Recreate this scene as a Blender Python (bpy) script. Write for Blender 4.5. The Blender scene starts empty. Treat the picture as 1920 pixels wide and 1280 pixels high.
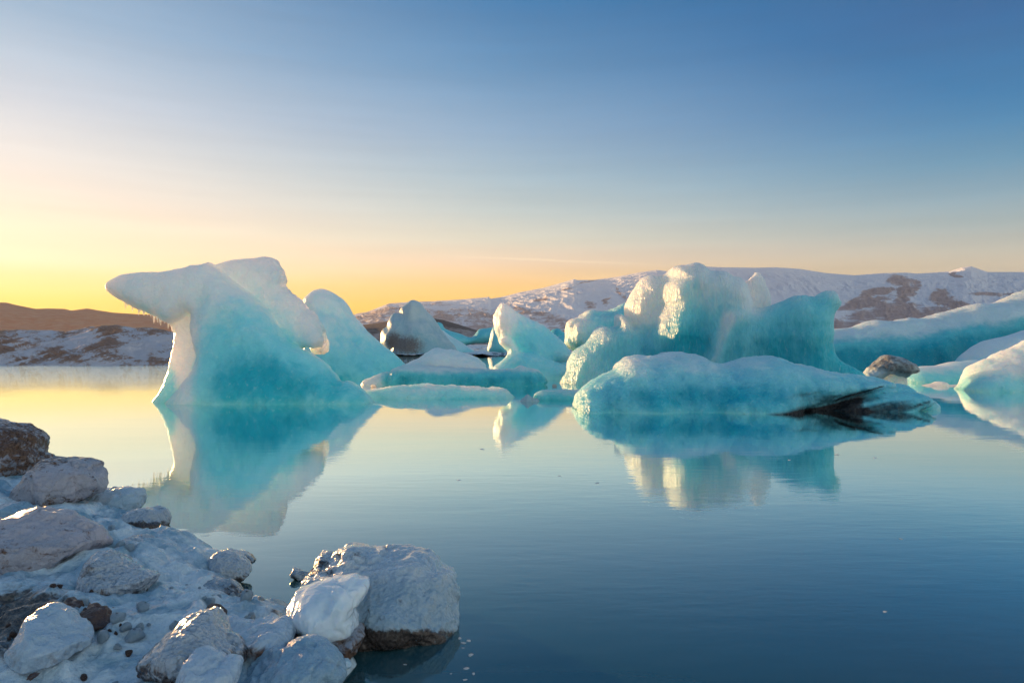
import bpy, math, random
import numpy as np
R = math.radians
scn = bpy.context.scene
col = scn.collection
# ------------------------------------------------------------------ camera
CAM_H = 2.5
cam_d = bpy.data.cameras.new('camera'); cam_d.lens = 24.0; cam_d.sensor_width = 36.0
cam_d.clip_start = 0.1; cam_d.clip_end = 60000
cam = bpy.data.objects.new('camera', cam_d); col.objects.link(cam)
cam.location = (0, 0, CAM_H); cam.rotation_euler = (R(90), 0, 0)
scn.camera = cam
scn.view_settings.view_transform = 'Standard'; scn.view_settings.look = 'None'
scn.view_settings.exposure = 1.36; scn.view_settings.gamma = 1.0
scn.cycles.max_bounces = 6; scn.cycles.diffuse_bounces = 3; scn.cycles.glossy_bounces = 3
scn.cycles.use_denoising = True
# ------------------------------------------------------------------ sky
SUN_AZ, SUN_EL = -42.5, 3.9        # degrees, azimuth from +Y towards +X
def lin(c):
    return tuple(((v/255)/12.92 if v/255 <= .04045 else ((v/255+.055)/1.055)**2.4) for v in c) + (1,)
world = bpy.data.worlds.new("World"); scn.world = world; world.use_nodes = True
def build_world():
    nt = world.node_tree; N = nt.nodes; Lk = nt.links; N.clear()
    out = N.new('ShaderNodeOutputWorld'); bg = N.new('ShaderNodeBackground')
    tc = N.new('ShaderNodeTexCoord'); sep = N.new('ShaderNodeSeparateXYZ')
    Lk.new(tc.outputs['Generated'], sep.inputs[0])
    def M(op, a, b=None, c=None):
        n = N.new('ShaderNodeMath'); n.operation = op
        for i, v in enumerate((a, b, c)):
            if v is None: continue
            if isinstance(v, (int, float)): n.inputs[i].default_value = v
            else: Lk.new(v, n.inputs[i])
        return n.outputs[0]
    x, y, z = sep.outputs
    elev = M('MULTIPLY', M('ARCSINE', z), 180/math.pi)
    hl = M('SQRT', M('ADD', M('ADD', M('MULTIPLY', x, x), M('MULTIPLY', y, y)), 1e-6))
    sx, sy = math.sin(R(SUN_AZ)), math.cos(R(SUN_AZ))
    cd = M('DIVIDE', M('ADD', M('MULTIPLY', x, sx), M('MULTIPLY', y, sy)), hl)
    delta = M('MULTIPLY', M('ARCCOSINE', M('MINIMUM', M('MAXIMUM', cd, -1.0), 1.0)), 180/math.pi)
    pos = M('DIVIDE', elev, 60.0)
    def ramp(stops):
        r = N.new('ShaderNodeValToRGB'); cr = r.color_ramp; cr.interpolation = 'LINEAR'
        while len(cr.elements) > 1: cr.elements.remove(cr.elements[-1])
        cr.elements[0].position = max(0, stops[0][0]/60); cr.elements[0].color = lin(stops[0][1])
        for e, c in stops[1:]:
            el = cr.elements.new(e/60); el.color = lin(c)
        Lk.new(pos, r.inputs[0]); return r.outputs[0]
    sun = ramp([(0,(255,200,75)),(2.9,(255,234,132)),(4.6,(255,242,184)),(5.6,(255,246,212)),(7.5,(254,242,214)),(9.5,(246,232,216)),(12.3,(232,227,222)),(16.4,(203,208,218)),(19,(184,196,212)),(21.8,(160,180,204)),(32,(110,142,180)),(60,(85,115,155))])
    mid = ramp([(0,(255,198,100)),(3,(255,209,116)),(4.5,(253,215,142)),(6.7,(236,216,190)),(8.4,(214,214,200)),(10.6,(190,202,203)),(13.6,(165,187,203)),(16.9,(144,171,201)),(21.7,(108,147,190)),(26.6,(76,122,174)),(40,(52,95,150)),(60,(42,80,135))])
    away = ramp([(0,(205,185,168)),(5,(196,190,172)),(6.4,(176,182,176)),(8.2,(152,172,180)),(10.3,(126,159,182)),(12.3,(100,146,181)),(15,(74,128,177)),(17,(58,116,171)),(21.8,(30,92,155)),(35,(26,78,140)),(60,(36,75,135))])
    back = ramp([(0,(190,195,195)),(4,(236,226,216)),(10,(246,240,234)),(22,(230,234,232)),(40,(190,206,214)),(60,(130,156,178))])
    def mix(f, a, b):
        m = N.new('ShaderNodeMix'); m.data_type = 'RGBA'; m.blend_type = 'MIX'
        Lk.new(f, m.inputs[0]); Lk.new(a, m.inputs[6]); Lk.new(b, m.inputs[7]); return m.outputs[2]
    def sm(a, b):
        n = N.new('ShaderNodeMapRange'); n.interpolation_type = 'SMOOTHSTEP'
        n.inputs[1].default_value = a; n.inputs[2].default_value = b; Lk.new(delta, n.inputs[0]); return n.outputs[0]
    vm = N.new('ShaderNodeVectorMath'); vm.operation = 'SCALE'; vm.inputs['Scale'].default_value = 1.1; Lk.new(sun, vm.inputs[0]); sun = vm.outputs[0]
    c = mix(sm(-6, 47), sun, mid); c = mix(sm(33, 84), c, away); c = mix(sm(78, 150), c, back)
    hs = N.new('ShaderNodeHueSaturation'); hs.inputs['Hue'].default_value = .489; hs.inputs['Saturation'].default_value = 1.16; Lk.new(c, hs.inputs['Color']); c = hs.outputs[0]
    # faint high cirrus so that the gradient is not perfectly smooth
    mp = N.new('ShaderNodeMapping'); mp.inputs['Scale'].default_value = (1.6, 1.6, 26)
    mp.inputs['Rotation'].default_value = (0, R(3), 0)
    Lk.new(tc.outputs['Generated'], mp.inputs[0])
    nz = N.new('ShaderNodeTexNoise'); nz.inputs['Scale'].default_value = 2.2; nz.inputs['Detail'].default_value = 4
    Lk.new(mp.outputs[0], nz.inputs['Vector'])
    g = M('ADD', M('MULTIPLY', M('SUBTRACT', nz.outputs[0], .5), 0.17), 1.0)
    mm = N.new('ShaderNodeMix'); mm.data_type = 'RGBA'; mm.blend_type = 'MULTIPLY'; mm.inputs[0].default_value = 1
    Lk.new(c, mm.inputs[6]); Lk.new(g, mm.inputs[7]); c = mm.outputs[2]
    # condensation trail: a thin pale streak low over the mountains
    az = M('DIVIDE', x, M('MAXIMUM', y, .001)); tv = M('DIVIDE', z, M('MAXIMUM', y, .001))
    line = M('SUBTRACT', tv, M('ADD', .1210, M('MULTIPLY', az, -.040)))
    wn = N.new('ShaderNodeTexNoise'); wn.inputs['Scale'].default_value = 30; Lk.new(tc.outputs['Generated'], wn.inputs['Vector'])
    line = M('ADD', line, M('MULTIPLY', M('SUBTRACT', wn.outputs[0], .5), .003))
    band = M('MAXIMUM', M('SUBTRACT', 1.0, M('DIVIDE', M('ABSOLUTE', line), .0024)), 0.0)
    e1 = N.new('ShaderNodeMapRange'); e1.inputs[1].default_value = -.12; e1.inputs[2].default_value = 0.0; Lk.new(az, e1.inputs[0])
    e2 = N.new('ShaderNodeMapRange'); e2.inputs[1].default_value = .24; e2.inputs[2].default_value = .05; Lk.new(az, e2.inputs[0])
    fac = M('MULTIPLY', M('MULTIPLY', M('MULTIPLY', band, e1.outputs[0]), e2.outputs[0]), .55)
    fac = M('MULTIPLY', fac, M('GREATER_THAN', y, 0.0))
    m2 = N.new('ShaderNodeMix'); m2.data_type = 'RGBA'; Lk.new(fac, m2.inputs[0]); Lk.new(c, m2.inputs[6]); m2.inputs[7].default_value = lin((255,236,200)); c = m2.outputs[2]
    Lk.new(c, bg.inputs[0]); bg.inputs[1].default_value = 0.395
    sky = N.new('ShaderNodeTexSky'); sky.sky_type = 'NISHITA'; sky.sun_disc = False
    sky.sun_elevation = R(SUN_EL); sky.sun_rotation = R(SUN_AZ)
    bg2 = N.new('ShaderNodeBackground'); bg2.inputs[1].default_value = 0.002
    Lk.new(sky.outputs[0], bg2.inputs[0])
    ad = N.new('ShaderNodeAddShader'); Lk.new(bg.outputs[0], ad.inputs[0]); Lk.new(bg2.outputs[0], ad.inputs[1])
    Lk.new(ad.outputs[0], out.inputs[0])
build_world()
sd = bpy.data.lights.new('sun', 'SUN'); sd.energy = 5.0; sd.angle = R(0.5); sd.color = (1.0, 0.55, 0.22)
sun = bpy.data.objects.new('sun', sd); col.objects.link(sun)
sun.rotation_euler = (R(90 - SUN_EL), 0, R(180 - SUN_AZ)); sun.location = (-60, 60, 40)
# ------------------------------------------------------------------ numpy helpers
def _h(ix, iy, iz, s):
    h = (ix.astype(np.int64)*374761393 + iy.astype(np.int64)*668265263 + iz.astype(np.int64)*2147483647 + s*1274126177) & 0x7fffffff
    h = ((h ^ (h >> 13))*1274126177) & 0x7fffffff
    h = ((h ^ (h >> 15))*2246822519) & 0x7fffffff
    return ((h ^ (h >> 14)) & 0xffff).astype(np.float32)/65535.0
def vnoise(p, s=0):
    i = np.floor(p).astype(np.int64); f = (p - i).astype(np.float32); f = f*f*f*(f*(f*6-15)+10)
    r = 0
    for dx in (0, 1):
        wx = f[..., 0] if dx else 1-f[..., 0]
        for dy in (0, 1):
            wy = f[..., 1] if dy else 1-f[..., 1]
            for dz in (0, 1):
                wz = f[..., 2] if dz else 1-f[..., 2]
                r = r + wx*wy*wz*_h(i[..., 0]+dx, i[..., 1]+dy, i[..., 2]+dz, s)
    return r*2-1
def fbm(p, freq=1.0, octv=4, s=0, gain=.5, ridged=False):
    a, t, tot = 1.0, 0, 0
    q = np.asarray(p, dtype=np.float64)*freq
    for o in range(octv):
        n = vnoise(q + 17.3*o, s+o)
        if ridged: n = 1-2*np.abs(n)
        t = t + a*n; tot += a; a *= gain; q = q*2.03
    return t/tot
def worley(p, s=0):
    i = np.floor(p).astype(np.int64); f = p - i
    d1 = np.full(p.shape[:-1], 9.0); d2 = d1.copy(); cid = np.zeros(p.shape[:-1])
    for dx in (-1, 0, 1):
        for dy in (-1, 0, 1):
            for dz in (-1, 0, 1):
                a, b, c = i[..., 0]+dx, i[..., 1]+dy, i[..., 2]+dz
                o = np.stack([_h(a, b, c, s), _h(a, b, c, s+7), _h(a, b, c, s+13)], -1)
                d = np.sqrt((((np.array([dx, dy, dz])+o)-f)**2).sum(-1))
                near = d < d1
                d2 = np.where(near, d1, np.minimum(d2, d)); cid = np.where(near, _h(a, b, c, s+29), cid)
                d1 = np.where(near, d, d1)
    return d1, d2, cid
def sstep(a, b, x):
    t = np.clip((x-a)/(b-a), 0, 1); return t*t*(3-2*t)
def spline(poly, n=4):
    P = np.array(poly, float); m = len(P); out = []
    for i in range(m):
        p0, p1, p2, p3 = P[i-1], P[i], P[(i+1) % m], P[(i+2) % m]
        for j in range(n):
            t = j/n
            # softened Catmull-Rom (tension .35 keeps corners crisp)
            m1, m2 = (p2-p0)*.35, (p3-p1)*.35
            out.append((2*t**3-3*t**2+1)*p1+(t**3-2*t**2+t)*m1+(-2*t**3+3*t**2)*p2+(t**3-t**2)*m2)
    return np.array(out)
def sdf2(X, Z, poly):
    shp = X.shape; x = X.ravel(); z = Z.ravel()
    best = np.full(x.shape, 1e9); inside = np.zeros(x.shape, bool)
    n = len(poly)
    for i in range(n):
        ax, az = poly[i]; bx, bz = poly[(i+1) % n]
        ex, ez = bx-ax, bz-az; L2 = ex*ex+ez*ez+1e-12
        t = np.clip(((x-ax)*ex+(z-az)*ez)/L2, 0, 1)
        best = np.minimum(best, (x-ax-t*ex)**2+(z-az-t*ez)**2)
        c = ((az > z) != (bz > z))
        if abs(ez) > 1e-12: inside ^= c & (x < ex*(z-az)/ez+ax)
    d = np.sqrt(best)
    return np.where(inside, d, -d).reshape(shp)
def px2w(poly, D0, k=0.0, m=0.0):
    out = []
    for px, py in poly:
        a = (py-640)/1280; b = (px-960)/1280
        Y = (D0+2.5*k)/(1+k*a-m*b)
        out.append((b*Y, 2.5-a*Y))
    return np.array(out)
def w2px(V):
    Y = np.maximum(V[:, 1], .1)
    return 960+1280*V[:, 0]/Y, 640-1280*(V[:, 2]-CAM_H)/Y
def surface_nets(F, org, h):
    """iso-surface F=0 (solid where F>0) as quads"""
    S = F > 0; nx, ny, nz = F.shape
    C = [(0,0,0),(1,0,0),(0,1,0),(1,1,0),(0,0,1),(1,0,1),(0,1,1),(1,1,1)]
    cnt = np.zeros((nx-1, ny-1, nz-1), np.uint8)
    for c in C: cnt += S[c[0]:nx-1+c[0], c[1]:ny-1+c[1], c[2]:nz-1+c[2]]
    act = (cnt > 0) & (cnt < 8); idx = np.argwhere(act)
    ids = -np.ones(act.shape, np.int64); ids[act] = np.arange(len(idx))
    cv = [F[idx[:, 0]+c[0], idx[:, 1]+c[1], idx[:, 2]+c[2]] for c in C]
    acc = np.zeros((len(idx), 3)); num = np.zeros(len(idx))
    for i in range(8):
        for j in range(i+1, 8):
            if sum(abs(C[i][q]-C[j][q]) for q in range(3)) != 1: continue
            a, b = cv[i], cv[j]; cr = (a > 0) != (b > 0)
            t = np.where(cr, a/np.where(cr, a-b, 1), 0)
            P = np.array(C[i])[None]+t[:, None]*(np.array(C[j])-np.array(C[i]))[None]
            acc += P*cr[:, None]; num += cr
    V = (idx+acc/num[:, None])*h+np.array(org)
    quads = []
    for ax in range(3):
        u, v = (ax+1) % 3, (ax+2) % 3
        sl0 = [slice(1, n-1) for n in F.shape]; sl1 = list(sl0)
        sl0[ax] = slice(0, F.shape[ax]-1); sl1[ax] = slice(1, F.shape[ax])
        A = S[tuple(sl0)]; B = S[tuple(sl1)]
        e = np.argwhere(A != B); off = np.ones(3, int); off[ax] = 0; e = e+off
        up = S[e[:, 0], e[:, 1], e[:, 2]]
        def cell(du, dv):
            q = e.copy(); q[:, u] -= du; q[:, v] -= dv; return ids[q[:, 0], q[:, 1], q[:, 2]]
        q = np.stack([cell(1, 1), cell(0, 1), cell(0, 0), cell(1, 0)], 1)
        q[~up] = q[~up][:, ::-1]; quads.append(q)
    Q = np.concatenate(quads); Q = Q[(Q >= 0).all(1)]
    return V, Q
def mesh_from(name, V, Q, mat, attrs=None, smooth=True, parent=None):
    me = bpy.data.meshes.new(name); k = Q.shape[1]
    me.vertices.add(len(V)); me.vertices.foreach_set('co', np.asarray(V, np.float32).ravel())
    me.loops.add(Q.size); me.loops.foreach_set('vertex_index', np.asarray(Q, np.int32).ravel())
    me.polygons.add(len(Q)); me.polygons.foreach_set('loop_start', np.arange(0, Q.size, k, dtype=np.int32))
    me.polygons.foreach_set('loop_total', np.full(len(Q), k, np.int32))
    if smooth: me.polygons.foreach_set('use_smooth', np.ones(len(Q), bool))
    me.update(calc_edges=True); me.validate()
    for an, arr in (attrs or {}).items():
        a = me.attributes.new(an, 'FLOAT', 'POINT'); a.data.foreach_set('value', np.asarray(arr, np.float32))
    me.materials.append(mat)
    o = bpy.data.objects.new(name, me); col.objects.link(o)
    if parent: o.parent = parent
    return o
def normals(V, Q):
    n = np.zeros_like(V); a = np.cross(V[Q[:, 2]]-V[Q[:, 0]], V[Q[:, 3]]-V[Q[:, 1]])
    for i in range(4): np.add.at(n, Q[:, i], a)
    return n/(np.linalg.norm(n, axis=1, keepdims=True)+1e-9)
def tag(o, label=None, cat=None, group=None, kind=None):
    if label: o['label'] = label
    if cat: o['category'] = cat
    if group: o['group'] = group
    if kind: o['kind'] = kind
    return o
# ------------------------------------------------------------------ materials
def nodes(name):
    m = bpy.data.materials.new(name); m.use_nodes = True
    nt = m.node_tree; nt.nodes.clear(); return m, nt, nt.nodes, nt.links
class NB:
    def __init__(s, nt): s.nt, s.N, s.L = nt, nt.nodes, nt.links
    def put(s, sock, v):
        if isinstance(v, (int, float)): sock.default_value = v
        elif isinstance(v, tuple): sock.default_value = v if len(v) == len(sock.default_value) else v+(1,)
        else: s.L.new(v, sock)
    def math(s, op, *a):
        n = s.N.new('ShaderNodeMath'); n.operation = op
        for i, v in enumerate(a): s.put(n.inputs[i], v)
        return n.outputs[0]
    def mix(s, f, a, b, mode='MIX'):
        n = s.N.new('ShaderNodeMix'); n.data_type = 'RGBA'; n.blend_type = mode
        s.put(n.inputs[0], f); s.put(n.inputs[6], a); s.put(n.inputs[7], b); return n.outputs[2]
    def noise(s, vec, scale, detail=4, rough=.55, dist=0.0):
        n = s.N.new('ShaderNodeTexNoise'); s.L.new(vec, n.inputs['Vector'])
        n.inputs['Scale'].default_value = scale; n.inputs['Detail'].default_value = detail
        n.inputs['Roughness'].default_value = rough; n.inputs['Distortion'].default_value = dist
        return n.outputs[0]
    def mapping(s, vec, scale=(1,1,1), rot=(0,0,0)):
        n = s.N.new('ShaderNodeMapping'); s.L.new(vec, n.inputs[0])
        n.inputs['Scale'].default_value = scale; n.inputs['Rotation'].default_value = rot; return n.outputs[0]
    def ramp(s, v, a, b, lo=0.0, hi=1.0, smooth=True):
        n = s.N.new('ShaderNodeMapRange'); n.interpolation_type = 'SMOOTHSTEP' if smooth else 'LINEAR'
        s.put(n.inputs[0], v)
        for i, q in enumerate((a, b, lo, hi)): n.inputs[i+1].default_value = q
        return n.outputs[0]
    def attr(s, name):
        n = s.N.new('ShaderNodeAttribute'); n.attribute_name = name; return n.outputs['Fac']
    def bump(s, h, dist, strength=1.0, prev=None):
        n = s.N.new('ShaderNodeBump'); n.inputs['Distance'].default_value = dist; n.inputs['Strength'].default_value = strength
        s.L.new(h, n.inputs['Height'])
        if prev is not None: s.L.new(prev, n.inputs['Normal'])
        return n.outputs[0]
def ice_mat(name, white, blue, deep, dirt=(.05,.04,.035), sss=.6, sssr=.35, f=1.0, rough=.38, bumpd=.04, dirtn=.0, frost=.5, flute=(1,1,1), spark=0.0, coat=0.0):
    """glacier ice: white bubbly crust, blue dense ice (attr 'blue'), sediment (attr 'dirt')"""
    m, nt, N, L = nodes(name); b = NB(nt)
    out = N.new('ShaderNodeOutputMaterial'); p = N.new('ShaderNodeBsdfPrincipled'); L.new(p.outputs[0], out.inputs[0])
    tc = N.new('ShaderNodeTexCoord'); co = tc.outputs['Object']
    cf = b.mapping(co, flute)
    n1 = b.noise(co, .55*f, 5, .6, .8); n2 = b.noise(cf, 2.6*f, 6, .62, .4); n3 = b.noise(co, 11*f, 5, .6)
    bl = b.math('ADD', b.attr('blue'), b.math('MULTIPLY', b.math('SUBTRACT', n1, .5), .75))
    bl = b.math('ADD', bl, b.math('MULTIPLY', b.math('SUBTRACT', n2, .5), .42))
    c = b.mix(b.ramp(bl, .0, .6), white, blue); c = b.mix(b.ramp(bl, .55, 1.1), c, deep)
    fr = b.ramp(b.noise(cf, 5.5*f, 6, .7, .3), .56, .72)
    c = b.mix(b.math('MULTIPLY', fr, frost*.45), c, tuple(min(.92, v*1.15+.05) for v in white))
    dn = b.math('ADD', b.attr('dirt'), b.math('MULTIPLY', b.math('SUBTRACT', b.noise(cf, 3.2*f, 7, .7, .6), .5), dirtn*1.6+.25))
    dm = b.ramp(dn, .28, .85)
    dcol = b.mix(b.ramp(n3, .35, .65), dirt, tuple(v*1.9 for v in dirt))
    c = b.mix(dm, c, dcol)
    L.new(c, p.inputs['Base Color'])
    L.new(b.ramp(n3, .3, .7, rough-.12, rough+.15), p.inputs['Roughness'])
    p.inputs['IOR'].default_value = 1.31
    L.new(b.math('MULTIPLY', b.math('SUBTRACT', 1.0, dm), sss), p.inputs['Subsurface Weight'])
    p.inputs['Subsurface Radius'].default_value = (1.12, .88, .68); p.inputs['Subsurface Scale'].default_value = sssr
    if coat: p.inputs['Coat Weight'].default_value = coat; p.inputs['Coat Roughness'].default_value = .12; p.inputs['Coat IOR'].default_value = 1.4
    bm = b.bump(n2, bumpd*2.2, .8); bm = b.bump(b.noise(cf, 7*f, 5, .6), bumpd, .7, bm); bm = b.bump(b.noise(co, 26*f, 4, .6), bumpd*(.35 if f > 1 else .15), .7, bm)
    if spark:
        v = N.new('ShaderNodeTexVoronoi'); v.feature = 'SMOOTH_F1'; v.inputs['Scale'].default_value = 2.4*f; L.new(cf, v.inputs['Vector'])
        bm = b.bump(v.outputs['Distance'], bumpd*spark*1.6, 1.0, bm)
        v = N.new('ShaderNodeTexVoronoi'); v.inputs['Scale'].default_value = 9*f; L.new(cf, v.inputs['Vector'])
        bm = b.bump(v.outputs['Distance'], bumpd*spark, 1.0, bm)
    L.new(bm, p.inputs['Normal'])
    return m
ICE = ice_mat('glacier_ice', (.66,.82,.88), (.24,.70,.82), (.02,.48,.62), spark=.5, sssr=3.5, sss=.85, bumpd=.045)
ICE_FLUTE = ice_mat('fluted_ice', (.70,.86,.89), (.22,.71,.80), (.015,.47,.60), flute=(1.3,1.3,.35), spark=1.2, bumpd=.06, sssr=3.0, sss=.8)
ICE_TEAL = ice_mat('dense_teal_ice', (.58,.76,.82), (.10,.54,.64), (.01,.36,.48), sssr=3.0, sss=.8, bumpd=.06, spark=.5)
ICE_FLOE = ice_mat('striped_floe_ice', (.60,.80,.87), (.20,.64,.77), (.015,.42,.57), dirt=(.012,.013,.016), sssr=2.0, sss=.75, spark=.8, bumpd=.055)
ICE_DIRTY = ice_mat('sediment_ice', (.50,.62,.66), (.24,.46,.54), (.06,.26,.34), dirt=(.10,.10,.10), dirtn=.5)
ICE_FAR = ice_mat('distant_ice', (.55,.78,.84), (.14,.60,.70), (.02,.42,.52), f=.25, bumpd=.15, sssr=1.0)
# foreground ice
SHORE_WHITE = ice_mat('shore_ice', (.42,.56,.69), (.24,.40,.53), (.08,.20,.28), dirt=(.09,.06,.05), f=3.2, bumpd=.022, sssr=.06, sss=.4, dirtn=.9, rough=.28, coat=.4)
SHORE_DIRTY = ice_mat('grimy_shore_ice', (.44,.45,.52), (.24,.29,.35), (.09,.13,.17), dirt=(.085,.052,.036), f=3.0, bumpd=.035, sssr=.04, sss=.3, dirtn=2.3, rough=.32, coat=.4)
SHORE_GREY = ice_mat('grey_shore_ice', (.40,.49,.58), (.25,.34,.43), (.08,.13,.18), dirt=(.04,.034,.034), f=3.4, bumpd=.024, sssr=.04, sss=.35, dirtn=1.7, rough=.2, coat=.9, spark=.9)
SHORE_BLUE = ice_mat('blue_grey_shore_ice', (.43,.55,.65), (.27,.41,.52), (.07,.15,.22), dirt=(.035,.028,.026), f=3.0, bumpd=.024, sssr=.10, sss=.5, dirtn=1.5, rough=.2, coat=.8, spark=.5)
CLEAR_ICE = ice_mat('clear_shore_ice', (.66,.78,.86), (.42,.60,.72), (.18,.36,.46), f=2.4, bumpd=.006, sssr=.12, sss=.7, dirtn=.15, rough=.16, coat=.5)
STONE = ice_mat('wet_stone', (.10,.065,.055), (.06,.04,.035), (.03,.022,.02), dirt=(.02,.016,.016), f=6, bumpd=.014, sssr=.01, sss=.0, dirtn=.5, rough=.3, frost=.35, coat=.3)
def rock_snow_mat(name, snow, rock, rock2, f, bumpd, thr=(.35,.65), band=0.0):
    m, nt, N, L = nodes(name); b = NB(nt)
    out = N.new('ShaderNodeOutputMaterial'); p = N.new('ShaderNodeBsdfPrincipled'); L.new(p.outputs[0], out.inputs[0])
    tc = N.new('ShaderNodeTexCoord'); co = tc.outputs['Object']
    n1 = b.noise(co, f, 8, .68, .5); n2 = b.noise(co, f*7, 6, .65)
    fac = b.math('ADD', b.attr('rock'), b.math('MULTIPLY', b.math('SUBTRACT', n1, .5), 1.1))
    fac = b.math('ADD', fac, b.math('MULTIPLY', b.math('SUBTRACT', n2, .5), .9))
    if band:
        bw = b.noise(b.mapping(co, (.15,.15,1.0)), band, 4, .7, 1.0)
        fac = b.math('ADD', fac, b.math('MULTIPLY', b.math('SUBTRACT', bw, .5), 1.1))
    rk = b.mix(b.ramp(n2, .35, .65), rock, rock2)
    c = b.mix(b.ramp(fac, *thr), snow, rk); L.new(c, p.inputs['Base Color'])
    p.inputs['Roughness'].default_value = .75
    bm = b.bump(n1, bumpd*3, .9); bm = b.bump(n2, bumpd, .9, bm); L.new(bm, p.inputs['Normal'])
    return m
MOUNTAIN = rock_snow_mat('snowy_mountain', (.82,.89,.97), (.25,.20,.22), (.44,.38,.41), .006, 14, (.38,.76), band=.03)
MORAINE = rock_snow_mat('flare_tinted_moraine', (.90,.55,.36), (.86,.31,.13), (.92,.43,.21), .03, .6, (.1,.5))  # brown hill with the orange sun-flare glow put into its base colours
MORAINE_DARK = rock_snow_mat('dark_moraine', (.40,.33,.30), (.085,.060,.045), (.13,.09,.07), .03, .6, (.2,.45))
BANK = rock_snow_mat('dirty_ice_bank', (.72,.70,.76), (.26,.14,.09), (.46,.28,.20), .5, .30, (.38,.62))
BRASH = rock_snow_mat('brash_ice', (.62,.74,.82), (.06,.12,.16), (.13,.22,.28), .25, .2, (.44,.52))
def shore_ground_mat():
    m, nt, N, L = nodes('frozen_shore'); b = NB(nt)
    out = N.new('ShaderNodeOutputMaterial'); p = N.new('ShaderNodeBsdfPrincipled'); L.new(p.outputs[0], out.inputs[0])
    tc = N.new('ShaderNodeTexCoord'); co = tc.outputs['Object']
    n1 = b.noise(co, 2.2, 7, .62, .6); n2 = b.noise(co, 11, 6, .66); n3 = b.noise(co, 45, 4, .6)
    c = b.mix(b.ramp(n1, .34, .60), (.20,.38,.52), (.60,.76,.87))
    c = b.mix(b.ramp(n2, .58, .75, 0, .5), c, (.28,.40,.50))
    dn = b.math('ADD', b.attr('dirt'), b.math('MULTIPLY', b.math('SUBTRACT', n2, .5), 1.3))
    dn = b.math('ADD', dn, b.math('MULTIPLY', b.math('SUBTRACT', n1, .5), .5))
    dc = b.mix(b.ramp(n3, .4, .6), (.03,.035,.038), (.12,.11,.10))
    dm = b.ramp(dn, .4, .8)
    c = b.mix(dm, c, dc); L.new(c, p.inputs['Base Color'])
    L.new(b.ramp(n2, .3, .7, .16, .5), p.inputs['Roughness']); p.inputs['Coat Weight'].default_value = .35; p.inputs['Coat Roughness'].default_value = .15
    L.new(b.math('MULTIPLY', b.math('SUBTRACT', 1.0, dm), .35), p.inputs['Subsurface Weight'])
    p.inputs['Subsurface Radius'].default_value = (.7,.9,1.0); p.inputs['Subsurface Scale'].default_value = .06
    bm = b.bump(n1, .10, .9); bm = b.bump(n2, .045, .9, bm); bm = b.bump(n3, .010, .9, bm); L.new(bm, p.inputs['Normal'])
    return m
GROUND = shore_ground_mat()
def water_mat():
    m, nt, N, L = nodes('lagoon_water'); b = NB(nt)
    out = N.new('ShaderNodeOutputMaterial')
    tc = N.new('ShaderNodeTexCoord'); co = tc.outputs['Object']
    # gentle ripples, calm near, breezier towards the far left
    nA = b.noise(b.mapping(co, (.25,.9,1), (0,0,R(8))), 1.0, 3, .5, .3)
    nB = b.noise(b.mapping(co, (1.0,3.2,1), (0,0,R(-6))), 1.6, 4, .55, .2)
    nC = b.noise(b.mapping(co, (.05,.12,1)), 1.0, 3, .5)
    sep = N.new('ShaderNodeSeparateXYZ'); L.new(co, sep.inputs[0])
    breeze = b.math('MULTIPLY', b.ramp(sep.outputs[1], 30, 62), b.ramp(sep.outputs[0], -8, -22))
    patch = b.math('ADD', b.math('MULTIPLY', b.ramp(nC, .42, .62), .7), .3)
    hB = b.math('MULTIPLY', nB, b.math('ADD', b.math('MULTIPLY', patch, .30), b.math('MULTIPLY', breeze, 7.0)))
    nD = b.noise(b.mapping(co, (.045,.10,1), (0,0,R(4))), 1.0, 5, .65, .4)
    h = b.math('ADD', b.math('ADD', b.math('MULTIPLY', nA, .4), hB), b.math('MULTIPLY', b.math('MULTIPLY', breeze, nD), 22.0))
    bm = b.bump(h, .008, 1.0)
    gl = N.new('ShaderNodeBsdfGlossy'); gl.inputs['Roughness'].default_value = .0; gl.inputs['Color'].default_value = (.80,.90,.94,1)
    L.new(bm, gl.inputs['Normal'])
    df = N.new('ShaderNodeBsdfDiffuse'); df.inputs['Color'].default_value = (.02,.075,.095,1)
    lw = N.new('ShaderNodeFresnel'); lw.inputs['IOR'].default_value = 1.9; L.new(bm, lw.inputs['Normal'])
    fr = b.ramp(lw.outputs[0], .15, .40, .10, 1.0, smooth=False)
    L.new(b.mix(b.ramp(lw.outputs[0], .50, .85, smooth=False), (.74,.90,.91), (1.0,1.0,1.0)), gl.inputs['Color'])
    mx = N.new('ShaderNodeMixShader'); L.new(fr, mx.inputs[0]); L.new(df.outputs[0], mx.inputs[1]); L.new(gl.outputs[0], mx.inputs[2])
    L.new(mx.outputs[0], out.inputs[0]); return m
WATER = water_mat()
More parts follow.
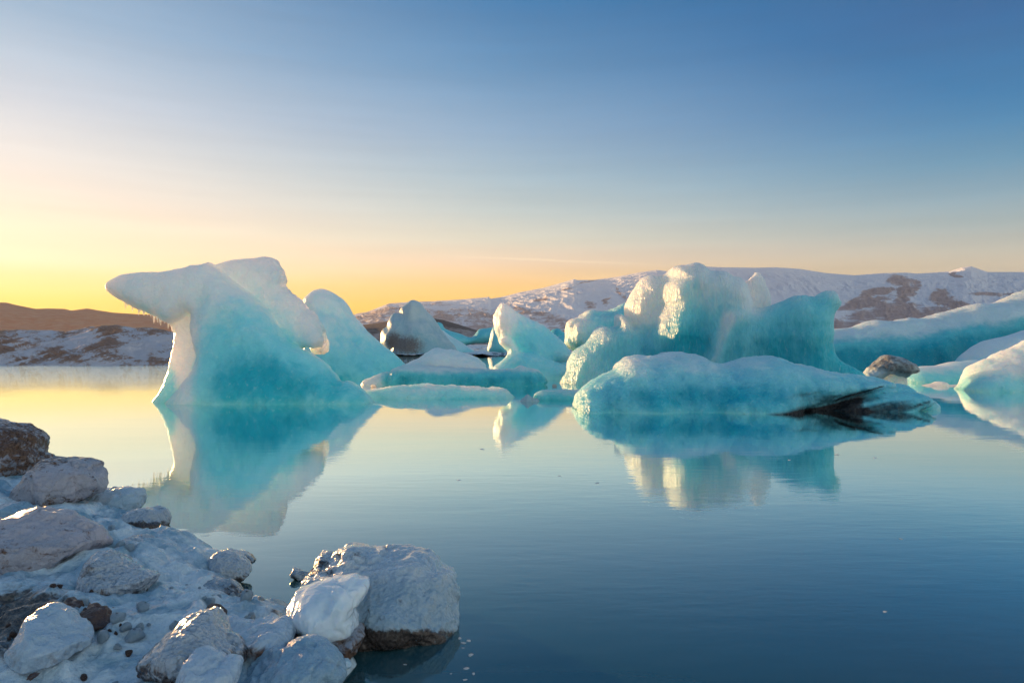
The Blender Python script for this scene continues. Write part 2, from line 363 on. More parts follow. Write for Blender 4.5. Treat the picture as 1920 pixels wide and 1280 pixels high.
# ------------------------------------------------------------------ big setting: water, shore, hills, mountains
def grid_mesh(name, X, Y, Z, mat, attrs=None):
    nu, nv = X.shape; V = np.stack([X, Y, Z], -1).reshape(-1, 3)
    i = np.arange(nu*nv).reshape(nu, nv)
    Q = np.stack([i[:-1, :-1], i[1:, :-1], i[1:, 1:], i[:-1, 1:]], -1).reshape(-1, 4)
    return mesh_from(name, V, Q, mat, {k: a.ravel() for k, a in (attrs or {}).items()})
w = mesh_from('water', np.array([(-12500,-300,0),(13500,-300,0),(13500,10500,0),(-12500,10500,0)], float), np.array([[0,1,2,3]]), WATER)
tag(w, kind='structure')
def interp_poly(px, pts):
    pts = np.array(pts, float); return np.interp(px, pts[:, 0], pts[:, 1])
def ridge_terrain(name, pts, p0, p1, Y0, Y1, cols, rows, mat, prof=1.0, namp=.0, nfreq=.01, rockf=None, back=1.25, base=-3, seed=3, gul=0):
    px = np.linspace(p0, p1, cols); t = np.concatenate([np.linspace(0, 1, rows), np.linspace(1.04, 1.4, 8)])
    PX, T = np.meshgrid(px, t, indexing='ij')
    Yd = Y0+(Y1-Y0)*T
    ridge = (CAM_H+(640-interp_poly(px, pts))/1280*Y1)[:, None]
    Tc = np.clip(T, 0, 1)
    H = base+(ridge-base)*Tc**prof
    H = np.where(T > 1, ridge-(T-1)*(Y1-Y0)*.35, H)
    X = (PX-960)/1280*Yd
    P = np.stack([X, Yd, H*0], -1)
    n = fbm(P, nfreq, 6, seed, ridged=True)
    wgt = np.sin(np.clip(Tc, 0, 1)*math.pi)**.7
    if gul:
        g = fbm(np.stack([PX*.05+T*9+.6*fbm(np.stack([PX*.03, T*9, PX*0], -1), 1, 3, 5), T*9-PX*.012, PX*0], -1), 1, 5, seed+8, ridged=True, gain=.6); H = H+g*gul*wgt*sstep(.1, .6, rockf(PX, 640-(H-CAM_H)/Yd*1280, Tc, n*0)); n = n*.8+g*.9
    H = H+n*namp*wgt
    rock = rockf(PX, 640-(H-CAM_H)/Yd*1280, Tc, n) if rockf else H*0+.5
    return tag(grid_mesh(name, X, Yd, H, mat, {'rock': rock}), kind='structure')
RIDGE = [(560,592),(640,590),(662,590),(688,585),(729,569),(770,566),(808,565),(869,561),(912,557),(916,556),(920,560),(939,557),(975,548),(1021,539),(1070,525),(1076,523),(1082,525),(1111,525),(1157,519),(1202,510),(1232,506),(1253,509),(1280,503),(1305,498),(1330,500),(1353,501),(1420,502),(1454,501),(1498,504),(1550,512),(1602,516),(1654,512),(1701,511),(1719,513),(1779,509),(1805,501),(1821,499),(1837,505),(1852,510),(1920,510),(2000,514),(2100,508),(2250,520),(2500,540)]
def G(PX, PY, cx, cy, rx, ry, rot=0):
    c, s = math.cos(R(rot)), math.sin(R(rot)); u = ((PX-cx)*c+(PY-cy)*s)/rx; v = (-(PX-cx)*s+(PY-cy)*c)/ry
    return np.exp(-(u*u+v*v)**1.3)
def mrock(PX, PY, T, n):
    Q_ = np.stack([PX*.03, PY*.09, PX*0], -1); PX = PX+16*fbm(Q_, 1, 4, 301); PY = PY+9*fbm(Q_, 1, 4, 302)
    line = interp_poly(PX.ravel(), [(560,570),(660,585),(730,568),(800,572),(900,576),(960,566),(1000,572),(1060,588),(1110,586),(1140,578),(1200,572),(1300,590),(1560,592),(1600,578),(1700,566),(1760,574),(1850,580),(1920,566),(2200,560)]).reshape(PX.shape)
    r = sstep(-8, 14, PY-line)*(.44+.26*sstep(1300,1600,PX))
    r = np.maximum(r, (1-sstep(800, 960, PX))*.30)
    for a in [(1690,525,26,12,0),(1705,540,16,22,10),(1690,560,14,24,0),(1640,550,40,9,-14),(1620,568,60,10,-10),(1680,590,70,26,0),(1765,556,22,10,0),(1800,572,60,10,12),(1850,550,40,5,-4),(1900,552,30,4,0),(1138,562,7,12,30),(1165,548,5,14,-20),(1175,560,8,5,20),(1013,561,16,7,-15),(1110,568,16,8,0),(1788,515,12,3,0),(1100,530,24,2,-10),(1060,540,20,2,-14)]:
        r = np.maximum(r, G(PX, PY, *a)*(.62+.28*sstep(1450, 1600, PX)))
    return r+n*.34*sstep(.05, .45, r)
ridge_terrain('mountains', RIDGE, 480, 2500, 3000, 7000, 1500, 150, MOUNTAIN, prof=.8, namp=20, nfreq=.0022, gul=7, rockf=mrock)
HILL = [(-1500,520),(-900,536),(-500,548),(-200,556.5),(-100,560),(0,567),(12,567),(27,571),(67,579),(89,578),(122,579),(133,582),(163,578),(186,582),(213,586),(262,589),(330,591),(420,596),(520,603),(640,612)]
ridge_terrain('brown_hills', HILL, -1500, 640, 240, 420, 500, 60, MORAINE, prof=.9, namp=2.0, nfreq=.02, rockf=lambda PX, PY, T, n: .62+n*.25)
HILL2 = [(560,622),(640,613),(677,609),(705,606),(732,601),(780,598),(814,597),(828,599),(863,609),(894,619),(925,628),(990,636)]
ridge_terrain('dark_hills', HILL2, 560, 990, 420, 600, 220, 40, MORAINE_DARK, prof=1.0, namp=2.0, nfreq=.02, rockf=lambda PX, PY, T, n: .50+n*.12-.25*sstep(612, 630, PY))
def dirty_bank():
    px = np.linspace(-260, 600, 620); t = np.linspace(0, 1.15, 260)
    PX, T = np.meshgrid(px, t, indexing='ij'); Yd = 70+(T**1.3)*52
    top = interp_poly(px, [(-260,610),(0,621),(30,620),(90,620),(120,622),(170,613),(215,611),(250,616),(280,615),(330,624),(400,622),(600,632)])[:, None]
    X = (PX-960)/1280*Yd; Zt = CAM_H+(640-top)/1280*118
    c, s = math.cos(R(25)), math.sin(R(25)); U = X*c+Yd*s; W_ = -X*s+Yd*c
    P = np.stack([U*.35, W_*1.0, X*0], -1)
    n = fbm(P, .16, 6, 21, ridged=True); n2 = fbm(np.stack([X, Yd, X*0], -1), .5, 5, 33)
    H = -0.35+(Zt+.35)*np.clip(T, 0, 1)**.85+(n*.55+n2*.32)*sstep(0, .12, T)*(1-.5*sstep(.8, 1, T))
    py = 640-(H-CAM_H)/Yd*1280
    st = fbm(np.stack([PX*.012+py*.02, (py+PX*.22)*.11, PX*0], -1), 1, 6, 57, ridged=True, gain=.6)
    n3 = fbm(np.stack([PX*.02, py*.05, PX*0], -1), 1, 5, 58)
    rock = .58-st*.34+n3*.6; H = H+(st*.30+n3*.45)*sstep(0, .12, T)*(1-.6*sstep(.8, 1, T))
    return tag(grid_mesh('moraine_bank', X, Yd, H, BANK, {'rock': rock}), kind='structure')
dirty_bank()
def brash():
    px = np.linspace(640, 1130, 700); t = np.linspace(0, 1, 240)
    PX, T = np.meshgrid(px, t, indexing='ij'); Yd = 115*(1500/115)**(T**1.0)
    X = (PX-960)/1280*Yd
    P = np.stack([X, Yd, X*0], -1); n = fbm(P, .10, 6, 41, ridged=True, gain=.62); n2 = fbm(P, .02, 3, 43)
    H = (n*.62+n2*.5+.0)*1.1+.0
    rock = .50-n*.20
    return tag(grid_mesh('brash_ice', X, Yd, H, BRASH, {'rock': rock}), 'broken white brash ice floating on dark water below the mountains', 'brash ice', kind='stuff')
brash()
# ------------------------------------------------------------------ icebergs from layered outlines
def Ly(poly, D0, T, k=0.0, m=0.0, Rr=1.2, p=2.2, n=4, bulge=.25):
    return dict(poly=poly, D0=D0, T=T, k=k, m=m, R=Rr, p=p, n=n, bulge=bulge)
def smax(a, b, k):
    h = np.clip(.5+.5*(a-b)/k, 0, 1); return b*(1-h)+a*h+k*h*(1-h)
def body(name, layers, h, mat, amp=.10, freq=.8, flute=0.0, ffreq=2.5, chunk=0.0, cfreq=1.0, rough=.0, rfreq=4.0, rmask=None, cuts=0, blend=.25, blue=None, dirt=None, zmin=-.25, seed=0, warp=.0, parent=None):
    W = [spline(px2w(l['poly'], l['D0'], l['k'], l['m']), l['n']) for l in layers]
    lo = np.array([1e9]*3); hi = -lo
    for l, w_ in zip(layers, W):
        x0, x1, z0, z1 = w_[:, 0].min(), w_[:, 0].max(), max(zmin, w_[:, 1].min()), w_[:, 1].max()
        ys = [l['D0']+l['k']*z+l['m']*x for x in (x0, x1) for z in (z0, z1)]
        lo = np.minimum(lo, [x0, min(ys)-l['T']*1.35, z0]); hi = np.maximum(hi, [x1, max(ys)+l['T']*1.35, z1])
    lo -= h*3; hi += h*3
    xs, ys, zs = [np.arange(lo[i], hi[i], h) for i in range(3)]
    X2, Z2 = np.meshgrid(xs, zs, indexing='ij'); F = None
    for l, w_ in zip(layers, W):
        wx = warp*fbm(np.stack([X2, Z2, Z2*0+seed], -1), 1.1/h*.08, 4, seed+5) if warp else 0
        d = sdf2(X2, Z2, w_)+wx
        Rr, T = l['R'], l['T']
        q = np.maximum(1-d/Rr, 0)
        bl = fbm(np.stack([X2, Z2*.6, X2*0+seed*3.1], -1), .9/Rr, 3, seed)
        Tm = T*(1+l['bulge']*bl)
        Yc = l['D0']+l['k']*Z2+l['m']*X2
        dy = np.abs(ys[None, :, None]-Yc[:, None, :])/Tm[:, None, :]
        f = (1-((q**l['p'])[:, None, :]+dy**l['p'])**(1/l['p']))*min(Rr, T)
        F = f if F is None else smax(F, f, blend)
    F = F.astype(np.float32)
    for sl in ((0,), (-1,)):
        F[sl[0], :, :] = -1; F[:, sl[0], :] = -1; F[:, :, sl[0]] = -1
    V, Q = surface_nets(F, lo, h)
    if cuts:
        rg = np.random.RandomState(seed+5); ctr = V.mean(0)
        for _c in range(cuts):
            c_ = rg.normal(size=3)*np.array([1, 1, .9]); c_[1] = -abs(c_[1])*1.2; c_ /= np.linalg.norm(c_)
            dd = (V-ctr)@c_; lim = np.quantile(dd, .90+.06*rg.rand()); V = V-np.maximum(dd-lim, 0)[:, None]*c_*.85
    for _ in range(1):
        nrm = normals(V, Q)
        dsp = amp*(.65*fbm(V, freq, 5, seed+11)+.75*fbm(V, freq*1.1, 3, seed+13, ridged=True)-.2)
        if rough: dsp = dsp+rough*fbm(V, rfreq, 5, seed+41, ridged=True, gain=.6)*(rmask(*w2px(V)) if rmask else 1)
        if flute: dsp = dsp+flute*fbm(V*np.array([1, 1, .18]), ffreq, 4, seed+17, ridged=True)
        if chunk:
            d1, d2, cid = worley(V*cfreq+.35*np.stack([fbm(V, cfreq*2, 3, 71), fbm(V, cfreq*2, 3, 72), fbm(V, cfreq*2, 3, 73)], -1), seed+3)
            dsp = dsp+chunk*(cid-.5)*sstep(.0, .18, d2-d1)-chunk*.35*(1-sstep(0, .12, d2-d1))
        V = V+nrm*dsp[:, None]
    px, py = w2px(V)
    nz = fbm(V, freq*.6, 4, seed+23)
    B = blue(px, py, V, nz) if blue else np.full(len(V), .4)
    Dt = dirt(px, py, V, nz) if dirt else np.zeros(len(V))
    return mesh_from(name, V, Q, mat, {'blue': B, 'dirt': Dt}, parent=parent)
def root(name, loc, label, cat, group=None):
    o = bpy.data.objects.new(name, None); col.objects.link(o); o.location = loc; o.empty_display_size = .5
    return tag(o, label, cat, group)
def adopt(o, r):
    o.parent = r; o.matrix_parent_inverse.identity()
    off = np.array(r.location); n = len(o.data.vertices); a = np.empty(n*3, np.float32)
    o.data.vertices.foreach_get('co', a); a = a.reshape(-1, 3)-off.astype(np.float32); o.data.vertices.foreach_set('co', a.ravel()); o.data.update()
    return o
def vgrad(y0, y1, a=0.0, b=1.0, blobs=()):
    def f(px, py, V, nz):
        v = a+(b-a)*np.clip((py-y0)/(y1-y0), 0, 1)+nz*.15
        for (cx, cy, rx, ry, val) in blobs: v = v+val*np.exp(-(((px-cx)/rx)**2+((py-cy)/ry)**2))
        return v
    return f
# ---- main arched berg
A_SHEET = [(208,540),(212,531),(238,517),(262,513),(300,512),(332,507),(368,496),(386,494),(396,491),(403,497),(418,512),(432,524),(452,540),(478,556),(497,577),(508,592),(526,618),(545,640),(570,655),(590,668),(612,684),(628,702),(636,713),(646,716),(652,712),(668,722),(682,734),(697,752),(720,800),(300,800),(318,757),(328,742),(348,718),(366,692),(374,668),(369,640),(365,612),(366,590),(356,586),(340,598),(326,606),(318,607),(300,598),(272,584),(246,572),(226,560),(212,548)]
A_LEG = [(312,590),(350,570),(385,580),(400,640),(395,720),(380,800),(262,800),(288,757),(306,733),(316,712),(325,680),(329,650),(330,625),(322,606)]
A_FIN = [(390,505),(403,497),(440,489),(470,485),(495,482),(508,486),(517,492),(522,502),(530,522),(528,534),(536,545),(552,560),(570,574),(588,590),(600,610),(606,632),(600,646),(590,652),(575,650),(556,660),(520,680),(470,690),(420,600),(395,530)]
A_FIN2 = [(480,492),(495,484),(508,486),(517,492),(522,502),(530,522),(527,534),(536,545),(552,560),(570,574),(588,590),(600,610),(604,632),(598,645),(586,651),(566,646),(545,628),(522,598),(508,566),(500,535),(490,512)]
A_TAIL = [(588,612),(600,606),(608,635),(613,654),(606,664),(590,664),(583,652),(590,640)]
mb = root('iceberg', (-10, 29, 0), 'tall blue white iceberg with a long beak overhanging its left side', 'iceberg')
adopt(body('ice_body', [Ly(A_SHEET, 28.0, 1.1, k=.40, Rr=.8, bulge=.25), Ly(A_LEG, 28.8, .85, k=.40, Rr=.6), Ly(A_FIN, 28.95, .85, k=.42, Rr=.6), Ly(A_FIN2, 28.75, .55, k=.42, Rr=.3), Ly(A_TAIL, 29.9, .28, k=.38, Rr=.12)],
    .055, ICE, amp=.10, freq=.6, chunk=.05, cfreq=.55, blend=.07, seed=1, rough=.15, rfreq=2.2,
    rmask=lambda px, py: .16+.9*sstep(-22, 6, px-interp_poly(py, [(480,505),(500,515),(536,522),(574,560),(590,575),(610,590),(665,595),(666,900),(760,900)])),
   
    blue=vgrad(490, 720, -.02, .66, [(470,700,80,60,.45),(580,730,70,34,.2),(345,650,24,90,-.9),(250,560,90,40,-.1),(575,590,35,60,-.3),(600,650,16,20,-.6),(400,520,50,30,-.1)])), mb)
def icicles():
    random.seed(4); m = bpy.data.meshes.new('icicle'); 
    vs = []; fs = []; nseg = 6; rings = [(0,.035),(-.12,.028),(-.3,.012),(-.38,.002)]
    for z, r in rings:
        for i in range(nseg): vs.append((r*math.cos(i*2*math.pi/nseg), r*math.sin(i*2*math.pi/nseg), z+.06))
    for j in range(3):
        for i in range(nseg): fs.append((j*nseg+i, j*nseg+(i+1) % nseg, (j+1)*nseg+(i+1) % nseg, (j+1)*nseg+i)[::-1])
    m.from_pydata(vs, [], fs); m.materials.append(CLEAR_ICE)
    for p in m.polygons: p.use_smooth = True
    edge = [(232,566),(246,572),(272,584),(300,598),(316,606),(326,618)]
    for i in range(34):
        t = i/33; px = 234+t*93+random.uniform(-.8, .8); py = interp_poly(px, edge)-1
        X, Z = px2w([(px, py)], 28.6, .42)[0]; Y = 28.6+.42*Z+random.uniform(-.15, .1)
        o = bpy.data.objects.new('icicle', m); col.objects.link(o); o.parent = mb
        o.location = (X+10, Y-29, Z+.05); s = random.uniform(.55, 1.15); o.scale = (s, s, s*random.uniform(.6, 1.25))
icicles()
# ---- white cone berg behind it
W1 = [(560,620),(572,569),(577,557),(589,546),(603,542),(617,547),(639,560),(652,574),(661,591),(677,610),(699,632),(730,657),(758,682),(775,705),(780,760),(540,760),(545,680)]
W2 = [(575,620),(600,580),(640,600),(670,650),(700,680),(722,700),(735,760),(540,760),(560,690)]
tag(body('iceberg', [Ly(W1, 49.5, 2.0, k=.1, Rr=2.2), Ly(W2, 47.8, 1.9, k=.25, Rr=2.0)], .11, ICE, amp=.18, freq=.35, rough=.05, rfreq=1.5, seed=2, blend=.3,
    blue=vgrad(545, 705, .02, .78)), 'smooth rounded cone iceberg just right of the beaked iceberg', 'iceberg')
# ---- dirty boulder-shaped berg in the distance
D1 = [(718,640),(720,619),(729,614),(732,601),(741,591),(751,590),(755,580),(761,573),(770,565),(776,563),(787,568),(802,585),(814,598),(825,616),(840,636),(852,656),(860,690),(730,690),(735,664),(722,650)]
D2 = [(760,600),(785,590),(810,606),(830,640),(845,660),(850,690),(740,690),(742,640)]
tag(body('iceberg', [Ly(D1, 128, 5.5, Rr=5), Ly(D2, 125, 5, k=.3, Rr=4)], .38, ICE_DIRTY, amp=.9, freq=.11, seed=3, blend=.6,
    blue=vgrad(565, 660, .15, .5), dirt=lambda px, py, V, nz: .95*np.exp(-(((px-765)/38)**2+((py-648)/24)**2))+.6*np.exp(-(((px-735)/14)**2+((py-635)/20)**2))+nz*.25), 'grey banded boulder shaped iceberg below the dark hill', 'iceberg')
tag(body('iceberg', [Ly([(826,618),(845,630),(862,640),(878,650),(905,668),(890,690),(820,690),(815,640)], 140, 4, k=.3, Rr=4)], .4, ICE_FAR, amp=.4, freq=.12, seed=4, blue=vgrad(620,660,-.1,.35)), 'pale sloping wedge of ice leaning on the grey banded iceberg', 'iceberg')
tag(body('iceberg', [Ly([(818,606),(830,607),(834,616),(852,622),(870,629),(884,630),(898,616),(922,613),(945,614),(950,650),(930,643),(890,646),(850,650),(820,640)], 190, 6, Rr=5)], .5, ICE_FAR, amp=.5, freq=.1, seed=5, blue=lambda px, py, V, nz: .65+nz*.2), 'long turquoise iceberg with a domed end, far behind', 'iceberg')
tag(body('iceberg', [Ly([(918,640),(921,622),(926,612),(940,620),(950,650),(945,665),(915,660)], 150, 3, Rr=3)], .4, ICE_FAR, amp=.3, freq=.15, seed=6, blue=lambda px, py, V, nz: .45+nz*.2), 'small turquoise block half hidden behind the leaning horned iceberg', 'iceberg')
tag(body('iceberg', [Ly([(1026,650),(1030,622),(1038,617),(1047,615),(1054,620),(1063,628),(1075,650)], 200, 6, Rr=5)], .6, ICE_FAR, amp=.4, freq=.1, seed=7, blue=lambda px, py, V, nz: .8+nz*.2), 'small dark teal peak far right of the horned iceberg', 'iceberg')
tag(body('iceberg', [Ly([(1038,652),(1043,634),(1052,629),(1064,628),(1075,634),(1082,652)], 170, 5, Rr=4)], .5, ICE_FAR, amp=.3, freq=.1, seed=8, blue=lambda px, py, V, nz: .6+nz*.2), 'low rounded turquoise lump in front of the dark teal peak', 'iceberg')
# ---- horned leaning berg in the middle
M1 = [(924,601),(926,592),(930,585),(935,576),(941,568),(947,571),(955,573),(963,581),(975,590),(991,599),(1008,608),(1021,614),(1034,624),(1045,633),(1056,645),(1066,657),(1072,667),(1068,673),(1055,678),(1040,680),(1030,700),(1040,716),(1060,760),(905,760),(918,697),(930,686),(945,674),(954,661),(945,649),(933,634),(926,618)]
M2 = [(938,640),(952,632),(962,640),(975,660),(998,664),(1020,672),(1045,680),(1062,690),(1060,705),(1052,718),(1060,760),(910,760),(925,695),(945,675),(955,660)]
tag(body('iceberg', [Ly(M1, 48.3, 1.7, k=.15, Rr=1.3), Ly(M2, 46.6, 1.5, k=.3, Rr=1.0)], .1, ICE, amp=.16, freq=.6, seed=9, blend=.25, flute=.05, rough=.05, rfreq=2,
    blue=vgrad(580, 700, .0, .55, [(1010,640,50,30,.3),(940,590,18,30,-.4)])), 'horned blue iceberg leaning left with a sunlit pointed tip', 'iceberg')
# ---- icy block behind the towers
B1 = [(1062,645),(1062,622),(1064,606),(1072,598),(1082,596),(1093,590),(1103,584),(1112,584),(1125,584),(1141,584),(1160,576),(1178,568),(1200,560),(1225,580),(1225,680),(1150,680),(1100,668),(1068,652)]
tag(body('iceberg', [Ly(B1, 70, 3, Rr=2)], .17, ICE_FLUTE, amp=.2, freq=.4, flute=.22, ffreq=1.0, seed=10, blue=vgrad(585, 650, .3, .55, [(1160,605,40,30,.3),(1085,610,24,30,-.3)])), 'blocky turquoise iceberg with dripping fluted face behind the towers', 'iceberg')
# ---- tower berg
kR, mR = 0.0, -.61
R_LEFT = [(1173,577),(1176,566),(1181,557),(1187,548),(1193,539),(1200,529),(1206,524),(1216,521),(1228,522),(1243,517),(1256,511),(1262,506),(1275,504),(1290,520),(1290,600),(1260,680),(1220,760),(1160,760),(1170,690),(1182,640),(1184,610),(1176,598)]
R_CEN = [(1262,506),(1275,503),(1290,501),(1300,497),(1308,496),(1321,503),(1334,509),(1348,507),(1357,511),(1365,519),(1379,523),(1388,532),(1396,548),(1404,575),(1408,600),(1398,680),(1390,760),(1190,760),(1196,690),(1204,656),(1215,628),(1226,608),(1236,590),(1244,570),(1243,552),(1246,536),(1262,523)]
R_PIN = [(1380,535),(1390,531),(1400,527),(1410,520),(1419,511),(1427,519),(1433,530),(1440,545),(1444,560),(1443,578),(1430,620),(1380,620),(1375,570)]
R_WALL = [(1372,600),(1385,585),(1400,583),(1420,580),(1443,575),(1471,567),(1485,561),(1499,557),(1511,561),(1524,562),(1538,554),(1551,547),(1560,551),(1571,567),(1568,576),(1563,583),(1559,600),(1557,615),(1556,632),(1560,655),(1568,668),(1578,680),(1599,691),(1615,706),(1650,760),(1310,760),(1325,700),(1345,650)]
R_RIB = [(1352,600),(1372,584),(1392,588),(1385,610),(1368,640),(1355,680),(1345,760),(1318,760),(1325,690),(1338,640)]
R_LOW = [(1048,716),(1055,705),(1063,692),(1068,678),(1074,664),(1084,655),(1096,649),(1104,641),(1110,630),(1113,622),(1118,617),(1124,613),(1131,612),(1145,614),(1155,612),(1154,600),(1156,590),(1160,588),(1168,592),(1177,600),(1188,612),(1200,620),(1206,640),(1210,760),(1040,760)]
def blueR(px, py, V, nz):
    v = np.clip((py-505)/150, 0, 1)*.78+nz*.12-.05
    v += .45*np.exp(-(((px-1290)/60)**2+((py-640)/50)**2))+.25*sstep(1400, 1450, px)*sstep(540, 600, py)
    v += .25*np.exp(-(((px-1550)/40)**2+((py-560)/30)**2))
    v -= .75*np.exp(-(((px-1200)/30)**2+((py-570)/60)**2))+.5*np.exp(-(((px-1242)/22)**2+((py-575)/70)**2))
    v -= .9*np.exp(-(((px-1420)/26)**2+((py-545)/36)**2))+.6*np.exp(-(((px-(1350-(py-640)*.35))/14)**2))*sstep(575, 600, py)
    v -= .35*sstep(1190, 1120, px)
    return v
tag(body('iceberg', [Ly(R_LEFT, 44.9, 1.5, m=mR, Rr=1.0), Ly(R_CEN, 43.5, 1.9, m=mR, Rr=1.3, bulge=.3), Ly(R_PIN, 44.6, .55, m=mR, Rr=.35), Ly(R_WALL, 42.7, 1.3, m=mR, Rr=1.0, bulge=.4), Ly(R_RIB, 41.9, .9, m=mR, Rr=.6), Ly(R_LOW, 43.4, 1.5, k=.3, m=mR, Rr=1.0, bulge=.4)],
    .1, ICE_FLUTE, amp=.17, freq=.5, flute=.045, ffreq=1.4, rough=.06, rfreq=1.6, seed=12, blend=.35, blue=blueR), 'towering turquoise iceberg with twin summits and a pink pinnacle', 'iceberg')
# ---- long ridge berg on the right
S1 = [(1500,640),(1558,618),(1581,615),(1602,612),(1623,605),(1641,601),(1662,604),(1680,604),(1696,600),(1712,601),(1727,601),(1759,592),(1790,583),(1824,572),(1845,569),(1863,566),(1889,559),(1920,548),(1990,535),(2080,528),(2180,560),(2230,700),(2230,760),(1500,760)]
tag(body('iceberg', [Ly(S1, 57, 3.2, k=.25, Rr=3.0, bulge=.3)], .17, ICE_TEAL, amp=.35, freq=.22, rough=.12, rfreq=.7, seed=13,
    blue=lambda px, py, V, nz: -.25+1.5*sstep(-4, 70, py-interp_poly(px, [(1550,610),(1700,603),(1790,590),(1920,560),(2200,520)]))+nz*.2-.25*sstep(1780,1900,px)), 'long turquoise ridge of ice with a sunlit crest rising right', 'iceberg')
tag(body('iceberg', [Ly([(1806,682),(1811,673),(1826,657),(1850,641),(1863,637),(1876,633),(1900,628),(1920,622),(1990,612),(2060,660),(2060,740),(1800,740)], 47, 2.2, Rr=1.6)], .12, ICE, amp=.15, freq=.5, seed=14, blue=lambda px, py, V, nz: .05+.4*sstep(650, 690, py)+nz*.2), 'pale blue hump of ice between the turquoise ridge and the glassy iceberg', 'iceberg')
tag(body('iceberg', [Ly([(1690,725),(1692,706),(1706,692),(1725,688),(1759,686),(1775,682),(1790,679),(1810,679),(1835,676),(1860,690),(1860,760),(1680,760)], 42, 1.8, k=.4, Rr=1.0)], .1, ICE, amp=.10, freq=.6, seed=15, blue=lambda px, py, V, nz: .15+.55*sstep(685, 715, py)+nz*.15), 'low smooth blue iceberg behind the brown capped mushroom', 'iceberg')
tag(body('iceberg', [Ly([(1800,745),(1812,722),(1820,704),(1828,692),(1840,683),(1852,677),(1863,672),(1874,664),(1888,657),(1902,652),(1920,645),(1980,625),(2080,650),(2120,760),(1900,775),(1845,760)], 35.3, 1.6, k=.2, Rr=1.1, bulge=.4), Ly([(1815,735),(1850,705),(1888,715),(1895,735),(1880,760),(1820,760)], 34.4, .9, Rr=.6)], .08, ICE, amp=.14, freq=.9, chunk=.10, cfreq=.8, seed=16, blue=lambda px, py, V, nz: .15+.45*sstep(690, 735, py)+nz*.2), 'glassy pale green iceberg at the right edge of the lagoon', 'iceberg')
mu = root('iceberg', (20, 37.2, 0), 'small mushroom of ice with a grimy brown cap', 'iceberg')
adopt(body('cap', [Ly([(1613,708),(1618,702),(1628,694),(1637,686),(1647,678),(1656,670),(1667,666),(1678,670),(1690,669),(1697,674),(1704,680),(1711,684),(1718,692),(1714,699),(1702,703),(1692,708),(1680,706),(1666,700),(1650,708),(1640,712),(1622,712)], 37.2, .9, Rr=.55)], .06, ICE_DIRTY, amp=.12, freq=1.1, seed=17,
    blue=lambda px, py, V, nz: .1+.4*sstep(695, 712, py), dirt=lambda px, py, V, nz: .55*(1-sstep(690, 708, py-.15*(px-1660)))+nz*.3), mu)
adopt(body('stem', [Ly([(1655,700),(1682,695),(1696,706),(1690,740),(1640,740),(1645,712)], 37.3, .6, Rr=.4)], .06, ICE, amp=.08, freq=1.1, seed=18, blue=lambda px, py, V, nz: .35+nz*.2), mu)
# ---- floes in the middle
mf = root('ice_floe', (-2, 39.5, 0), 'long teal ice floe with a rippled white mound on top', 'ice floe')
bm_ = lambda px, py, V, nz: .1+.75*sstep(688, 712, py)*sstep(690, 760, px)+nz*.15
adopt(body('mound', [Ly([(761,684),(772,678),(787,672),(798,664),(811,655),(822,653),(831,654),(842,655),(854,657),(868,661),(881,666),(893,671),(904,678),(912,690),(925,760),(735,760),(745,695)], 41.3, 1.5, k=.5, Rr=1.2)], .08, ICE, amp=.06, freq=.8, flute=.06, ffreq=2.2, seed=18, blue=bm_), mf)
adopt(body('slab', [Ly([(726,720),(730,704),(738,691),(752,686),(770,684),(800,686),(840,688),(881,691),(924,691),(962,692),(970,688),(977,686),(992,691),(1009,694),(1014,700),(1019,706),(1027,716),(1020,724),(1000,760),(720,760)], 39.3, 1.1, k=.5, Rr=.55),
     Ly([(682,715),(694,709),(706,703),(725,697),(745,700),(760,760),(670,760)], 39.5, .9, k=.3, Rr=.6)],
    .075, ICE_TEAL, amp=.08, freq=.8, rough=.04, rfreq=1.8, seed=18, blend=.1, blue=bm_), mf)
tag(body('ice_floe', [Ly([(672,748),(685,732),(700,729),(715,727),(735,724),(752,722),(770,721),(800,721),(831,723),(850,722),(869,724),(890,724),(920,726),(945,728),(952,733),(957,738),(964,744),(975,752),(980,790),(660,790)], 30.6, .9, k=.5, Rr=.6, bulge=.4)], .06, ICE, amp=.09, freq=1.4, chunk=.08, cfreq=1.3, seed=19, blue=lambda px, py, V, nz: .42+.35*sstep(728, 750, py)+nz*.3), 'low flat ice floe touching the foot of the beaked iceberg', 'ice floe')
tag(body('ice_floe', [Ly([(1000,758),(1003,741),(1010,735),(1018,731),(1035,731),(1060,730),(1091,730),(1120,732),(1140,760),(1130,790),(990,790)], 29.8, .9, k=.5, Rr=.5)], .06, ICE_TEAL, amp=.06, freq=1.0, seed=20, blue=lambda px, py, V, nz: .3+.5*sstep(735, 755, py)+nz*.2), 'small flat teal ice floe left of the striped floe', 'ice floe')
tag(body('ice_floe', [Ly([(975,757),(977,748),(984,744),(990,739),(997,744),(1008,747),(1012,755),(1008,765),(978,765)], 28.6, .35, Rr=.25)], .04, ICE_DIRTY, amp=.06, freq=3, chunk=.06, cfreq=4, seed=21, blue=lambda px, py, V, nz: .3+nz*.2, dirt=lambda px, py, V, nz: .35+nz*.3), 'tiny grey chip of ice floating between two flat floes', 'ice floe')
tag(body('ice_floe', [Ly([(1728,725),(1740,721),(1752,719),(1760,715),(1768,716),(1775,721),(1812,721),(1826,724),(1826,728),(1800,730),(1735,728)], 38.5, .5, Rr=.12)], .04, ICE, amp=.03, freq=2, seed=22, blue=lambda px, py, V, nz: .0+nz*.2), 'thin white shelf of ice at the waterline below the glassy iceberg', 'ice floe')
